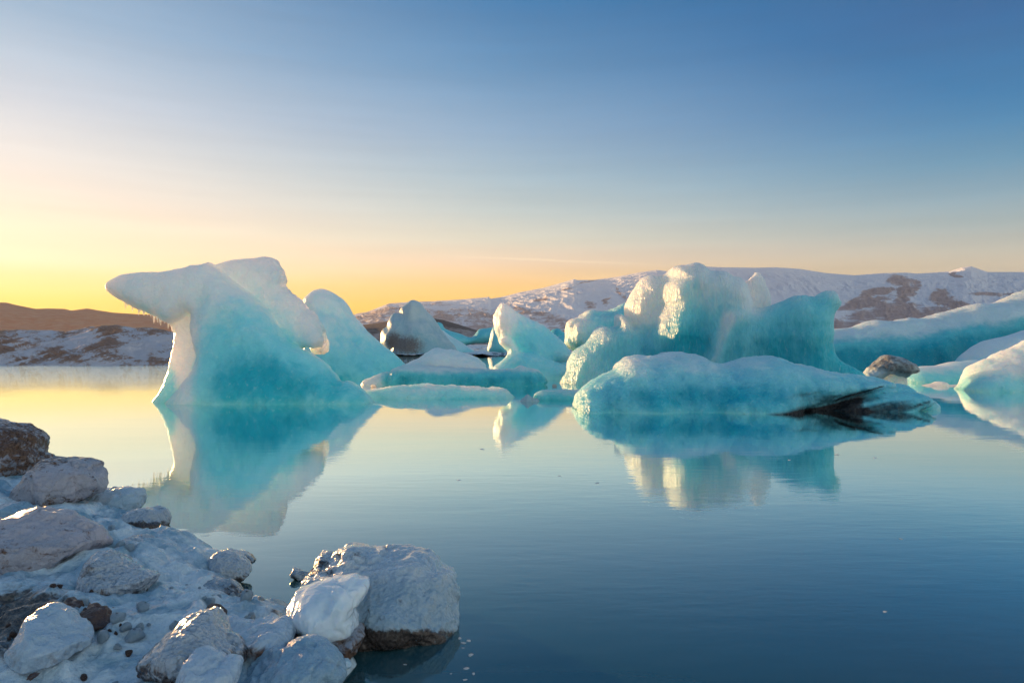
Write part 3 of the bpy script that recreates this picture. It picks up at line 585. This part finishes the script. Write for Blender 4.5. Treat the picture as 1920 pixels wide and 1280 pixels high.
# ---- striped floe in front of the towers
F1 = [(1074,778),(1076,768),(1078,755),(1082,745),(1087,736),(1094,728),(1103,721),(1116,712),(1131,703),(1143,698),(1154,693),(1159,683),(1166,674),(1174,669),(1188,668),(1203,668),(1219,668),(1234,667),(1246,663),(1258,661),(1268,660),(1280,661),(1290,664),(1301,666),(1312,669),(1322,673),(1331,678),(1345,682),(1359,682),(1370,678),(1381,674),(1395,670),(1409,669),(1428,668),(1446,669),(1458,672),(1468,677),(1488,684),(1509,689),(1530,695),(1553,699),(1578,702),(1603,705),(1622,708),(1640,711),(1652,715),(1661,720),(1650,726),(1630,730),(1600,738),(1560,748),(1520,760),(1490,775),(1480,800),(1070,800)]
F_B = [(1500,716),(1560,708),(1620,712),(1660,721),(1680,723),(1696,725),(1706,730),(1704,736),(1690,740),(1650,746),(1600,752),(1560,762),(1540,776),(1530,800),(1450,800),(1470,760)]
F_C = [(1560,748),(1620,740),(1670,736),(1700,735),(1719,737),(1732,743),(1747,751),(1738,757),(1720,762),(1706,768),(1694,776),(1680,800),(1520,800),(1540,770)]
F_D = [(1690,770),(1715,762),(1740,754),(1750,752),(1757,756),(1759,764),(1757,773),(1750,790),(1680,790)]
def dirtF(px, py, V, nz):
    # sediment seams between the tilted slabs at the right end
    w1 = [(1436,786),(1480,775),(1530,760),(1575,746),(1620,735),(1656,724),(1660,727),(1640,736),(1616,748),(1620,760),(1680,770),(1700,777),(1692,800),(1436,800)]
    d = sstep(-18, 10, sdf2(px+nz*10, py+nz*7, np.array(w1, float)))
    d = d*(1-.6*sstep(1590, 1690, px))
    sm_ = interp_poly(px, [(1540,757),(1580,745),(1620,735),(1660,722)]); d = np.maximum(d, .75*(1-sstep(1, 5.5, np.abs(py+nz*3-sm_)*(1+.8*sstep(1600, 1660, px))))*sstep(1540, 1570, px)*(1-sstep(1655, 1664, px)))
    sm_ = interp_poly(px, [(1690,772),(1715,763),(1750,750)]); d = np.maximum(d, .55*(1-sstep(1, 7, np.abs(py+nz*3-sm_)))*sstep(1680, 1700, px)*(1-sstep(1742, 1752, px)))
    d = np.maximum(d, .60*sstep(722, 760, py+nz*10-.10*(px-1650))*sstep(1360, 1560, px)*(1-.5*sstep(1690, 1730, px)))
    lay = fbm(np.stack([(py+(px-1600)*.22)*.11+nz*.3, px*.010, px*0], -1), 1, 3, 91)
    d = d+.40*lay*sstep(1440, 1560, px)*sstep(725, 745, py)
    return d+nz*.05
fl = body('ice_floe', [Ly(F1, 25.4, 1.7, k=.65, Rr=.8, bulge=.3, p=2.4), Ly(F_B, 25.7, .95, k=.3, Rr=.4), Ly(F_C, 25.2, .9, k=.3, Rr=.35), Ly(F_D, 25.4, .5, k=.3, Rr=.3)],
    .06, ICE_FLOE, amp=.11, freq=.7, chunk=.07, cfreq=.45, flute=.0, rough=.045, rfreq=1.8, seed=25, blend=.08, warp=0,
    blue=lambda px, py, V, nz: .30+.40*sstep(680, 740, py)+.3*np.exp(-(((px-1330)/160)**2+((py-742)/22)**2))-.25*np.exp(-(((px-1110)/40)**2+((py-740)/30)**2))-.3*sstep(770, 779, py)+nz*.28, dirt=dirtF)
tag(fl, 'long blue ice floe with black sediment stripes and layered right end', 'ice floe')
# ------------------------------------------------------------------ foreground shore
SHORE_PX = [(-900,880),(-200,862),(60,880),(150,905),(240,935),(275,985),(270,1010),(300,1022),(350,1018),(405,1028),(425,1050),(440,1090),(452,1120),(480,1140),(540,1142),(590,1180),(660,1222),(668,1245),(640,1275),(620,1330),(560,1500),(-900,1500)]
SH = px2w(SHORE_PX, 0, 0, 0)
def unproj(px, py, z=0.0):
    Y = (CAM_H-z)*1280/(py-640); return ((px-960)/1280*Y, Y)
SHP = spline([unproj(*p) for p in SHORE_PX], 3)
def ground_h(X, Y):
    d = sdf2(X, Y, SHP); P = np.stack([X, Y, X*0], -1)
    d = d+.12*fbm(P, 1.6, 3, 61)
    base = np.where(d > 0, .30*np.clip(d/.9, 0, 1)**.6+.10*np.clip(d-.5, 0, 3), d*.8)
    d1, d2, cid = worley(P*2.3+.25*np.stack([fbm(P, 4, 2, 64), fbm(P, 4, 2, 65), P[..., 0]*0], -1), 66)
    lump = fbm(P, 1.5, 4, 62)*.11+np.abs(fbm(P, 3.4, 3, 63))*.07+(cid-.4)*.11*sstep(.02, .25, d2-d1)+fbm(P, 5, 6, 67, ridged=True, gain=.62)*.055
    return base+lump*np.clip(d*3+.2, 0, 1)
def shore_ground():
    xs = np.arange(-11, .2, .026); ys = np.arange(3.0, 15, .026)
    X, Y = np.meshgrid(xs, ys, indexing='ij'); Z = ground_h(X, Y)
    V = np.stack([X, Y, Z], -1).reshape(-1, 3); px, py = w2px(V)
    D = .85*np.exp(-(((px-40)/150)**2+((py-1140)/50)**2))+.6*np.exp(-(((px-10)/120)**2+((py-1210)/60)**2))+.7*np.exp(-(((px-330)/60)**2+((py-1290)/14)**2))*0
    D = D+.55*np.exp(-(((px-520)/50)**2+((py-1140)/18)**2))+.5*(1-sstep(0, .04, V[:, 2]))
    return tag(grid_mesh('frozen_shore', X, Y, Z, GROUND, {'dirt': D.reshape(X.shape)}), kind='structure')
shore_ground()
def Dg(px, py, z):       # distance of a ground point at height z seen at pixel row py
    return (CAM_H-z)*1280/(py-640)
def boulder(name, poly, base_py, zg, T, mat, label, cat, k=.6, Rr=.25, h=None, group='ice boulders on the shore', seed=0, p=2.3, amp=.04, chunk=.04, rough=.022, cuts=9, extra=(), blue=None, dirt=None, **kw):
    D = Dg(0, base_py, zg)+T*.55
    D0 = D-k*zg
    wpx = max(q[0] for q in poly)-min(q[0] for q in poly); wm = wpx/1280*D
    h = h or max(.011, wm/95)
    L0 = [Ly(poly, D0, T, k=k, Rr=Rr, p=p, bulge=.3, n=3)]+[Ly(e[0], D0+e[1], e[2], k=k, Rr=e[3] if len(e) > 3 else Rr*.7, p=p, bulge=.3, n=3) for e in extra]
    o = body(name, L0, h, mat, amp=amp, freq=2.2, chunk=chunk, cfreq=2.6, rough=rough, rfreq=5.0, cuts=cuts, seed=seed, blend=.05, zmin=-.4, blue=blue or (lambda px, py, V, nz: .3+nz*.35), dirt=dirt, **kw)
    if mat in (SHORE_GREY, SHORE_DIRTY, SHORE_WHITE):
        me = o.data; n_ = len(me.vertices); co = np.empty(n_*3, np.float32); me.vertices.foreach_get('co', co); co = co.reshape(-1, 3)
        a_ = me.attributes['dirt']; dv = np.empty(n_, np.float32); a_.data.foreach_get('value', dv)
        wet = 1-sstep(zg+.0, zg+.12, co[:, 2]+.07*fbm(co, 5, 3, seed))
        a_.data.foreach_set('value', np.maximum(dv, wet*(.7 if mat != SHORE_WHITE else .35)).astype(np.float32))
    return tag(o, label, cat, group)
gb = lambda cx, cy, rx, ry, a, b=0.0: (lambda px, py, V, nz: b+a*np.exp(-(((px-cx)/rx)**2+((py-cy)/ry)**2))+nz*.35)
boulder('ice_boulder', [(-90,800),(-40,785),(0,787),(22,790),(44,798),(60,810),(69,822),(67,836),(70,848),(78,862),(76,876),(62,892),(45,908),(25,922),(0,930),(-60,935),(-120,900),(-120,840)], 918, .25, .55, SHORE_DIRTY, 'big brown rounded ice boulder at the left edge of the water', 'ice boulder', seed=31, Rr=.4, dirt=gb(20,820,80,60,.55,.3), amp=.05, chunk=.06)
boulder('ice_boulder', [(28,925),(40,905),(60,885),(78,866),(95,860),(118,861),(145,865),(168,870),(180,884),(186,900),(183,920),(172,932),(150,936),(128,950),(105,960),(80,962),(55,950)], 955, .3, .5, SHORE_DIRTY, 'white ice boulder streaked with brown dirt, right of the big brown boulder', 'ice boulder', seed=32, Rr=.3, dirt=lambda px, py, V, nz: .75*np.exp(-(((px-110)/70)**2+((py-955)/16)**2))+.5*np.exp(-(((px-90)/50)**2+((py-868)/10)**2))+.15+nz*.5, amp=.05, chunk=.06)
boulder('ice_boulder', [(160,930),(180,921),(200,918),(222,915),(240,919),(256,920),(260,932),(257,950),(245,960),(215,962),(180,960),(160,950)], 955, .12, .3, SHORE_WHITE, 'low flat topped block of white ice at the back of the shore', 'ice boulder', seed=33, Rr=.15)
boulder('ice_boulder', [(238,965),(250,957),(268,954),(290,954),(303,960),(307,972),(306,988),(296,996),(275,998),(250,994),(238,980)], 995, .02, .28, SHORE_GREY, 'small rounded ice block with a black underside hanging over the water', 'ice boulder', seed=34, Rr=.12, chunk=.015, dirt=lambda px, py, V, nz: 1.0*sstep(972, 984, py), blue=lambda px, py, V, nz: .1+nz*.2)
boulder('ice_boulder', [(-80,960),(0,948),(30,945),(48,958),(62,975),(40,985),(0,990),(-80,1000)], 980, .35, .35, SHORE_WHITE, 'teal tinted wedge of ice under the big brown boulder', 'ice boulder', seed=47, Rr=.15, blue=lambda px, py, V, nz: .6+nz*.3)
boulder('ice_boulder', [(-130,1010),(-60,975),(0,985),(20,972),(60,965),(100,962),(135,975),(160,992),(172,1010),(176,1030),(170,1048),(150,1062),(130,1085),(100,1100),(60,1112),(20,1110),(-60,1130),(-140,1110)], 1105, .3, .65, SHORE_DIRTY, 'large pinkish white ice boulder with rusty mud beneath, at the left edge', 'ice boulder', seed=35, Rr=.4, amp=.06, chunk=.05, blue=lambda px, py, V, nz: .05+nz*.3, dirt=lambda px, py, V, nz: .95*sstep(1078, 1105, py+.12*(px-90))-.1+.35*np.exp(-(((px-10)/20)**2+((py-1020)/60)**2))+nz*.3)
boulder('ice_boulder', [(148,1120),(149,1090),(156,1065),(166,1050),(180,1042),(198,1040),(215,1050),(235,1062),(260,1070),(280,1076),(292,1085),(280,1100),(262,1112),(240,1124),(210,1130),(175,1134)], 1130, .32, .38, SHORE_GREY, 'grey glazed boulder with a sloping right side in the middle of the shore', 'ice boulder', seed=36, Rr=.25, dirt=gb(190,1125,60,14,.6,.15), blue=lambda px, py, V, nz: .1+nz*.3)
boulder('ice_boulder', [(182,1045),(200,1032),(215,1022),(235,1013),(258,1010),(280,1018),(295,1030),(299,1045),(292,1058),(265,1064),(240,1062),(215,1055)], 1062, .25, .35, SHORE_GREY, 'flat grey glazed boulder with a pointed left end behind the sloping one', 'ice boulder', seed=37, Rr=.2, blue=lambda px, py, V, nz: .2+nz*.3)
boulder('ice_boulder', [(35,1215),(42,1190),(52,1165),(66,1150),(82,1146),(100,1155),(120,1170),(140,1185),(158,1205),(150,1225),(120,1238),(80,1242),(45,1235)], 1238, .45, .32, SHORE_WHITE, 'smooth pale triangular ice boulder near the bottom left corner', 'ice boulder', seed=38, Rr=.2, chunk=.01, blue=lambda px, py, V, nz: .3+nz*.3)
boulder('stone', [(132,1172),(142,1155),(158,1142),(175,1138),(192,1144),(195,1155),(206,1166),(200,1174),(180,1177),(165,1182),(148,1184)], 1182, .4, .14, STONE, 'reddish brown angular stone right of the pale triangular boulder', 'stone', group='stones on the shore', seed=39, Rr=.08, chunk=.03)
boulder('stone', [(105,1150),(115,1132),(135,1126),(155,1132),(160,1145),(150,1160),(130,1166),(112,1162)], 1162, .4, .12, STONE, 'brown rounded stone behind the reddish angular stone', 'stone', group='stones on the shore', seed=40, Rr=.08)
boulder('stone', [(45,1268),(52,1260),(66,1257),(76,1260),(74,1270),(64,1279),(50,1277)], 1277, .45, .05, STONE, 'small black stone lying at the bottom edge', 'stone', group='stones on the shore', seed=41, Rr=.04, chunk=.01)
boulder('stone', [(384,1150),(388,1142),(396,1137),(406,1136),(414,1143),(418,1152),(412,1160),(395,1160)], 1158, .3, .07, STONE, 'small dark stone peeking from the snow above the sloping slab', 'stone', group='stones on the shore', seed=42, Rr=.05, chunk=.01)
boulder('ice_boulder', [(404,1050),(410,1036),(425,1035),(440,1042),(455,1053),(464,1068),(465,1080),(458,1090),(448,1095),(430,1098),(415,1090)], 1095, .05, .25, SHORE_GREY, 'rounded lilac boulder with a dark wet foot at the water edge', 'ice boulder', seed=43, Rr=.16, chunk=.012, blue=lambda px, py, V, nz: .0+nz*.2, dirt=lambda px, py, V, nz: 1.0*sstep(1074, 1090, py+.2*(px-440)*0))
boulder('ice_boulder', [(410,1040),(418,1033),(435,1033),(452,1037),(468,1043),(478,1050),(474,1057),(460,1060),(435,1060)], 1057, .0, .2, SHORE_GREY, 'flat dark oval slab of ice poking out over the water', 'ice boulder', seed=44, Rr=.08, chunk=.01, dirt=lambda px, py, V, nz: .3+nz*.3)
boulder('ice_boulder', [(360,1100),(385,1090),(410,1092),(432,1102),(446,1115),(448,1130),(430,1135),(390,1130),(365,1120)], 1130, .1, .25, SHORE_GREY, 'smooth dark blue hump of ice below the lilac boulder', 'ice boulder', seed=45, Rr=.12, chunk=.01, blue=lambda px, py, V, nz: .7+nz*.2)
boulder('ice_boulder', [(400,1140),(415,1130),(435,1130),(455,1138),(470,1152),(474,1170),(455,1175),(425,1172),(405,1160)], 1172, .12, .25, SHORE_GREY, 'rounded slate grey hump of ice behind the brown bottomed block', 'ice boulder', seed=46, Rr=.13, chunk=.01, blue=lambda px, py, V, nz: .5+nz*.2)
boulder('ice_boulder', [(228,1252),(250,1240),(275,1222),(300,1200),(325,1178),(345,1160),(365,1150),(385,1148),(398,1158),(410,1180),(422,1205),(438,1225),(448,1250),(440,1275),(400,1290),(330,1262),(280,1256)], 1262, .38, .38, SHORE_GREY, 'long grey slab of ice with a glinting sloped left ridge', 'ice boulder', seed=48, Rr=.22, chunk=.03, blue=lambda px, py, V, nz: .1+nz*.3)
boulder('ice_boulder', [(395,1190),(402,1172),(420,1166),(445,1170),(470,1172),(500,1168),(525,1166),(540,1175),(546,1195),(538,1220),(520,1236),(490,1242),(460,1240),(440,1225),(415,1212)], 1240, .25, .3, SHORE_WHITE, 'white ice block with a brown stained underside, left of the clear chunk', 'ice boulder', seed=49, Rr=.18, chunk=.03, blue=lambda px, py, V, nz: .0+nz*.2, dirt=lambda px, py, V, nz: .85*np.exp(-(((px-500)/45)**2+((py-1228)/16)**2))+.3*np.exp(-(((px-440)/30)**2+((py-1215)/10)**2))+nz*.15)
BIG = [(570,1110),(574,1085),(582,1062),(592,1048),(604,1046),(618,1048),(630,1040),(648,1035),(670,1037),(690,1042),(715,1038),(745,1034),(775,1032),(800,1038),(818,1052),(828,1072),(850,1078),(856,1100),(854,1130),(852,1165),(848,1195),(820,1205),(760,1203),(700,1208),(650,1200),(600,1180),(575,1150)]
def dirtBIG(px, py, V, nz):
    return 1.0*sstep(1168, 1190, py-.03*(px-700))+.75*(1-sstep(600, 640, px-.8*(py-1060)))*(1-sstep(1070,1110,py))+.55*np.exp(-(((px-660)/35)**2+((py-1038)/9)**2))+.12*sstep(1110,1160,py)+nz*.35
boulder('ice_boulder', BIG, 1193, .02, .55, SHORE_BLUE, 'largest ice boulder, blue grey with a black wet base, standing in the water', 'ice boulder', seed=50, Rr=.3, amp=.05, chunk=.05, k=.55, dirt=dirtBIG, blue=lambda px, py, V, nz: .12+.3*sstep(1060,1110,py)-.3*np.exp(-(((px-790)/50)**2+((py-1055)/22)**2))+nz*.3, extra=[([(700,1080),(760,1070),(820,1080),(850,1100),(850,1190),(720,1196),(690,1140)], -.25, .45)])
boulder('ice_boulder', [(542,1070),(548,1065),(558,1066),(568,1070),(576,1076),(580,1088),(568,1088),(552,1080)], 1088, .0, .1, SHORE_GREY, 'tiny dark lump of ice left of the largest boulder', 'ice boulder', seed=51, Rr=.05, chunk=.01, dirt=lambda px, py, V, nz: .4+nz*.3)
boulder('ice_boulder', [(524,1128),(532,1115),(548,1108),(570,1102),(585,1095),(605,1090),(625,1088),(645,1086),(662,1084),(668,1091),(684,1093),(686,1104),(678,1122),(662,1145),(668,1165),(665,1185),(640,1190),(590,1188),(545,1182),(530,1160)], 1192, .25, .28, CLEAR_ICE, 'clean translucent chunk of ice with sharp facets resting before the largest boulder', 'ice boulder', seed=52, Rr=.12, chunk=.02, amp=.012, rough=.010, cuts=9, blue=lambda px, py, V, nz: .2+nz*.4, extra=[([(565,1120),(590,1108),(615,1125),(630,1160),(635,1186),(550,1184),(552,1150)], -.12, .22)])
boulder('ice_boulder', [(540,1190),(580,1182),(640,1186),(668,1178),(680,1195),(683,1220),(668,1234),(640,1240),(600,1236),(560,1225)], 1236, .12, .28, SHORE_DIRTY, 'brown stained block of ice that carries the translucent chunk', 'ice boulder', seed=53, Rr=.15, chunk=.03, dirt=lambda px, py, V, nz: .25+.8*sstep(1212, 1232, py)+nz*.3)
boulder('ice_boulder', [(330,1290),(345,1262),(352,1240),(362,1225),(380,1228),(395,1240),(415,1246),(436,1247),(440,1262),(430,1300),(400,1330),(330,1320)], 1310, .38, .22, SHORE_WHITE, 'bright white angular ice lump cut off by the bottom edge', 'ice boulder', seed=54, Rr=.14, chunk=.03, blue=lambda px, py, V, nz: -.1+nz*.2)
boulder('ice_boulder', [(450,1290),(455,1262),(480,1240),(510,1222),(540,1212),(575,1212),(605,1222),(630,1240),(642,1262),(625,1290),(600,1320),(460,1320)], 1300, .2, .3, SHORE_WHITE, 'frosted crust of blue ice in front of the brown stained block', 'ice boulder', seed=55, Rr=.16, chunk=.05, blue=lambda px, py, V, nz: .45+nz*.5)
boulder('ice_boulder', [(628,1250),(636,1236),(650,1233),(660,1242),(659,1252),(645,1262),(632,1265)], 1264, .08, .06, CLEAR_ICE, 'small glassy splinter of ice at the shore corner beside dark water', 'ice boulder', seed=56, Rr=.03, chunk=.02, blue=lambda px, py, V, nz: .6+nz*.2)
# small loose pebbles and ice lumps on the shore, all one by one
def lump_mesh(name, seed, mat, ang=.5):
    rng = np.random.RandomState(seed); n, mm = 14, 9
    th = np.linspace(0, 2*math.pi, n, endpoint=False); ph = np.linspace(.12, math.pi-.12, mm)
    T, P = np.meshgrid(th, ph, indexing='ij')
    D = np.stack([np.cos(T)*np.sin(P), np.sin(T)*np.sin(P), np.cos(P)], -1)
    r = 1+.35*fbm(D+seed*3.7, 1.3, 3, seed); V = D*r[..., None]*np.array([1, .8, .6])
    cut = rng.normal(size=(7, 3)); cut /= np.linalg.norm(cut, axis=1)[:, None]
    for c in cut:
        dd = (V@c); lim = .38+.2*rng.rand(); V = V-np.where(dd > lim, dd-lim, 0)[..., None]*c*.85
    i = np.arange(n*mm).reshape(n, mm); ip = np.roll(i, -1, 0)
    Q = np.stack([i[:, :-1], i[:, 1:], ip[:, 1:], ip[:, :-1]], -1).reshape(-1, 4)
    VV = V.reshape(-1, 3); top = len(VV); VV = np.vstack([VV, V[:, 0].mean(0), V[:, -1].mean(0)])
    o = mesh_from(name, VV, Q, mat, {'blue': np.full(len(VV), .3), 'dirt': np.zeros(len(VV))})
    return o
ANCH = [(175,935,'beside the streaked white boulder'), (230,985,'near the flat topped white block'), (240,1040,'by the flat grey glazed boulder'), (230,1100,'just right of the sloping grey boulder'), (330,1060,'on the open snow by the water'), (330,1120,'on the middle of the snowy slope'), (430,1080,'beside the rounded lilac boulder'), (430,1145,'among the slate grey humps'), (210,1180,'beside the reddish brown stone'), (170,1240,'right of the pale triangular boulder'), (290,1180,'above the long grey slab'), (300,1270,'below the long grey slab'), (470,1190,'on the brown bottomed white block'), (500,1145,'at the water edge behind the clear chunk'), (540,1240,'on the frosted blue crust'), (610,1220,'at the foot of the brown stained block'), (440,1270,'beside the bright white angular lump')]
def scatter():
    rng = random.Random(8)
    for kind, mat, cnt, label, cat, grp, reg in (('pebble', STONE, 30, 'small dark pebble in the muddy gravel at the lower left', 'pebble', 'dark pebbles on the frozen shore', (0, 250, 1118, 1270)),
                                     ('ice_lump', SHORE_WHITE, 70, 'small loose lump of frosty ice on the snowy shore', 'ice lump', 'loose ice lumps on the shore', (150, 660, 1010, 1279))):
        protos = [lump_mesh(kind, 80+q, mat) for q in range(3)]
        used = 0; tries = 0
        while used < cnt and tries < 600:
            tries += 1
            px = rng.uniform(reg[0], reg[1]); py = rng.uniform(reg[2], reg[3])
            X, Y = unproj(px, py, .32); z = float(ground_h(np.array([[X]]), np.array([[Y]]))[0, 0])
            if z < .12: continue
            o = protos[used] if used < 3 else protos[used % 3].copy()
            if used >= 3: col.objects.link(o)
            s = rng.uniform(.012, .035) if kind == 'pebble' else .018+.07*rng.random()**2
            o.scale = (s*rng.uniform(.8, 1.3), s, s*rng.uniform(.9, 1.4)); o.location = (X, Y, z+s*.3)
            o.rotation_euler = (rng.uniform(-.4, .4), rng.uniform(-.4, .4), rng.uniform(0, 6.28))
            if kind == 'ice_lump':
                q = min(ANCH, key=lambda a: (a[0]-px)**2+(a[1]-py)**2*1.5)
                tag(o, 'small loose frosty ice lump lying '+q[2], cat, 'ice lumps '+q[2])
            else: tag(o, label, cat, grp)
            used += 1
scatter()
def chips():
    rng = random.Random(5)
    spots = [(862,1196),(870,1205),(879,1200),(868,1214),(882,1228),(874,1252),(888,1262),(871,1274),(845,1262),(1050,892),(1120,905),(860,900),(1480,862),(1380,952),(1225,894),(905,842),(1690,1010),(1660,1146),(760,1245),(1570,852),(1640,858)]
    protos = [lump_mesh('ice_chip', 90+q, CLEAR_ICE) for q in range(3)]
    for i, (px, py) in enumerate(spots):
        X, Y = unproj(px, py)
        o = protos[i] if i < 3 else protos[i % 3].copy()
        if i >= 3: col.objects.link(o)
        s = rng.uniform(.012, .03)*(Y/6)**.8; o.scale = (s*1.3, s, s*.3); o.location = (X, Y, .0); o.rotation_euler = (0, 0, rng.uniform(0, 6.28))
        near = px < 900 and py > 1100
        w_ = 'right of the largest shore boulder' if near else 'below the beaked iceberg' if px < 1000 else 'before the reflection of the towers' if px < 1450 else 'at the right side of the lagoon'
        tag(o, 'tiny clear ice chip adrift '+w_, 'ice chip', 'ice chips '+w_)
chips()
def brash_bits():
    data = [(1736,709,14,6,'small white block of ice poking up behind the thin white shelf'), (1752,714,8,4,'pointed bit of ice beside the white block at right'), (1838,722,10,5,'jagged bit of ice at the foot of the glassy iceberg'),
            (700,726,9,4,'small slab fragment left of the low flat ice floe'), (716,742,7,3,'flat fragment of ice before the low flat floe'), (1040,724,8,3,'small fragment behind the flat teal floe'), (1030,664,7,3,'distant ice fragment behind the horned iceberg'),
            (872,668,6,3,'distant ice fragment right of the grey banded iceberg'), (702,668,6,3,'distant ice fragment left of the grey banded iceberg'), (895,660,9,3,'distant flat ice piece below the turquoise dome'), (1092,668,7,3,'distant ice piece under the blocky turquoise iceberg')]
    for i, (px, py, w_, h_, lab) in enumerate(data):
        o = lump_mesh('ice_fragment', 120+i, ICE_FLUTE if i < 6 else ICE_FAR); X, Y = unproj(px, py); q = Y/1280
        o.scale = (w_*q, w_*q*.7, h_*q*1.7); o.location = (X, Y, h_*q*.3); o.rotation_euler = (0, 0, i*1.3)
        tag(o, lab, 'ice fragment', 'broken ice fragments between the icebergs')
brash_bits()

# ------------------------------------------------------------------ cold air between the lagoon and the mountains
def haze():
    m, nt, N, L = nodes('thin_haze')
    out = N.new('ShaderNodeOutputMaterial'); v = N.new('ShaderNodeVolumePrincipled')
    v.inputs['Color'].default_value = (.84,.90,.98,1); v.inputs['Density'].default_value = 3.2e-5; v.inputs['Anisotropy'].default_value = .2
    L.new(v.outputs[0], out.inputs['Volume'])
    x0, x1, y0, y1, z0, z1 = -13000, 14000, -600, 11000, -60, 830
    V = np.array([(x, y, z) for x in (x0, x1) for y in (y0, y1) for z in (z0, z1)], float)
    Q = np.array([(0,1,3,2),(4,6,7,5),(0,4,5,1),(2,3,7,6),(0,2,6,4),(1,5,7,3)])
    o = mesh_from('haze', V, Q, m, smooth=False)
    tag(o, 'thin cold haze over the lagoon that pales the snowy mountains', 'haze', kind='stuff')
haze()
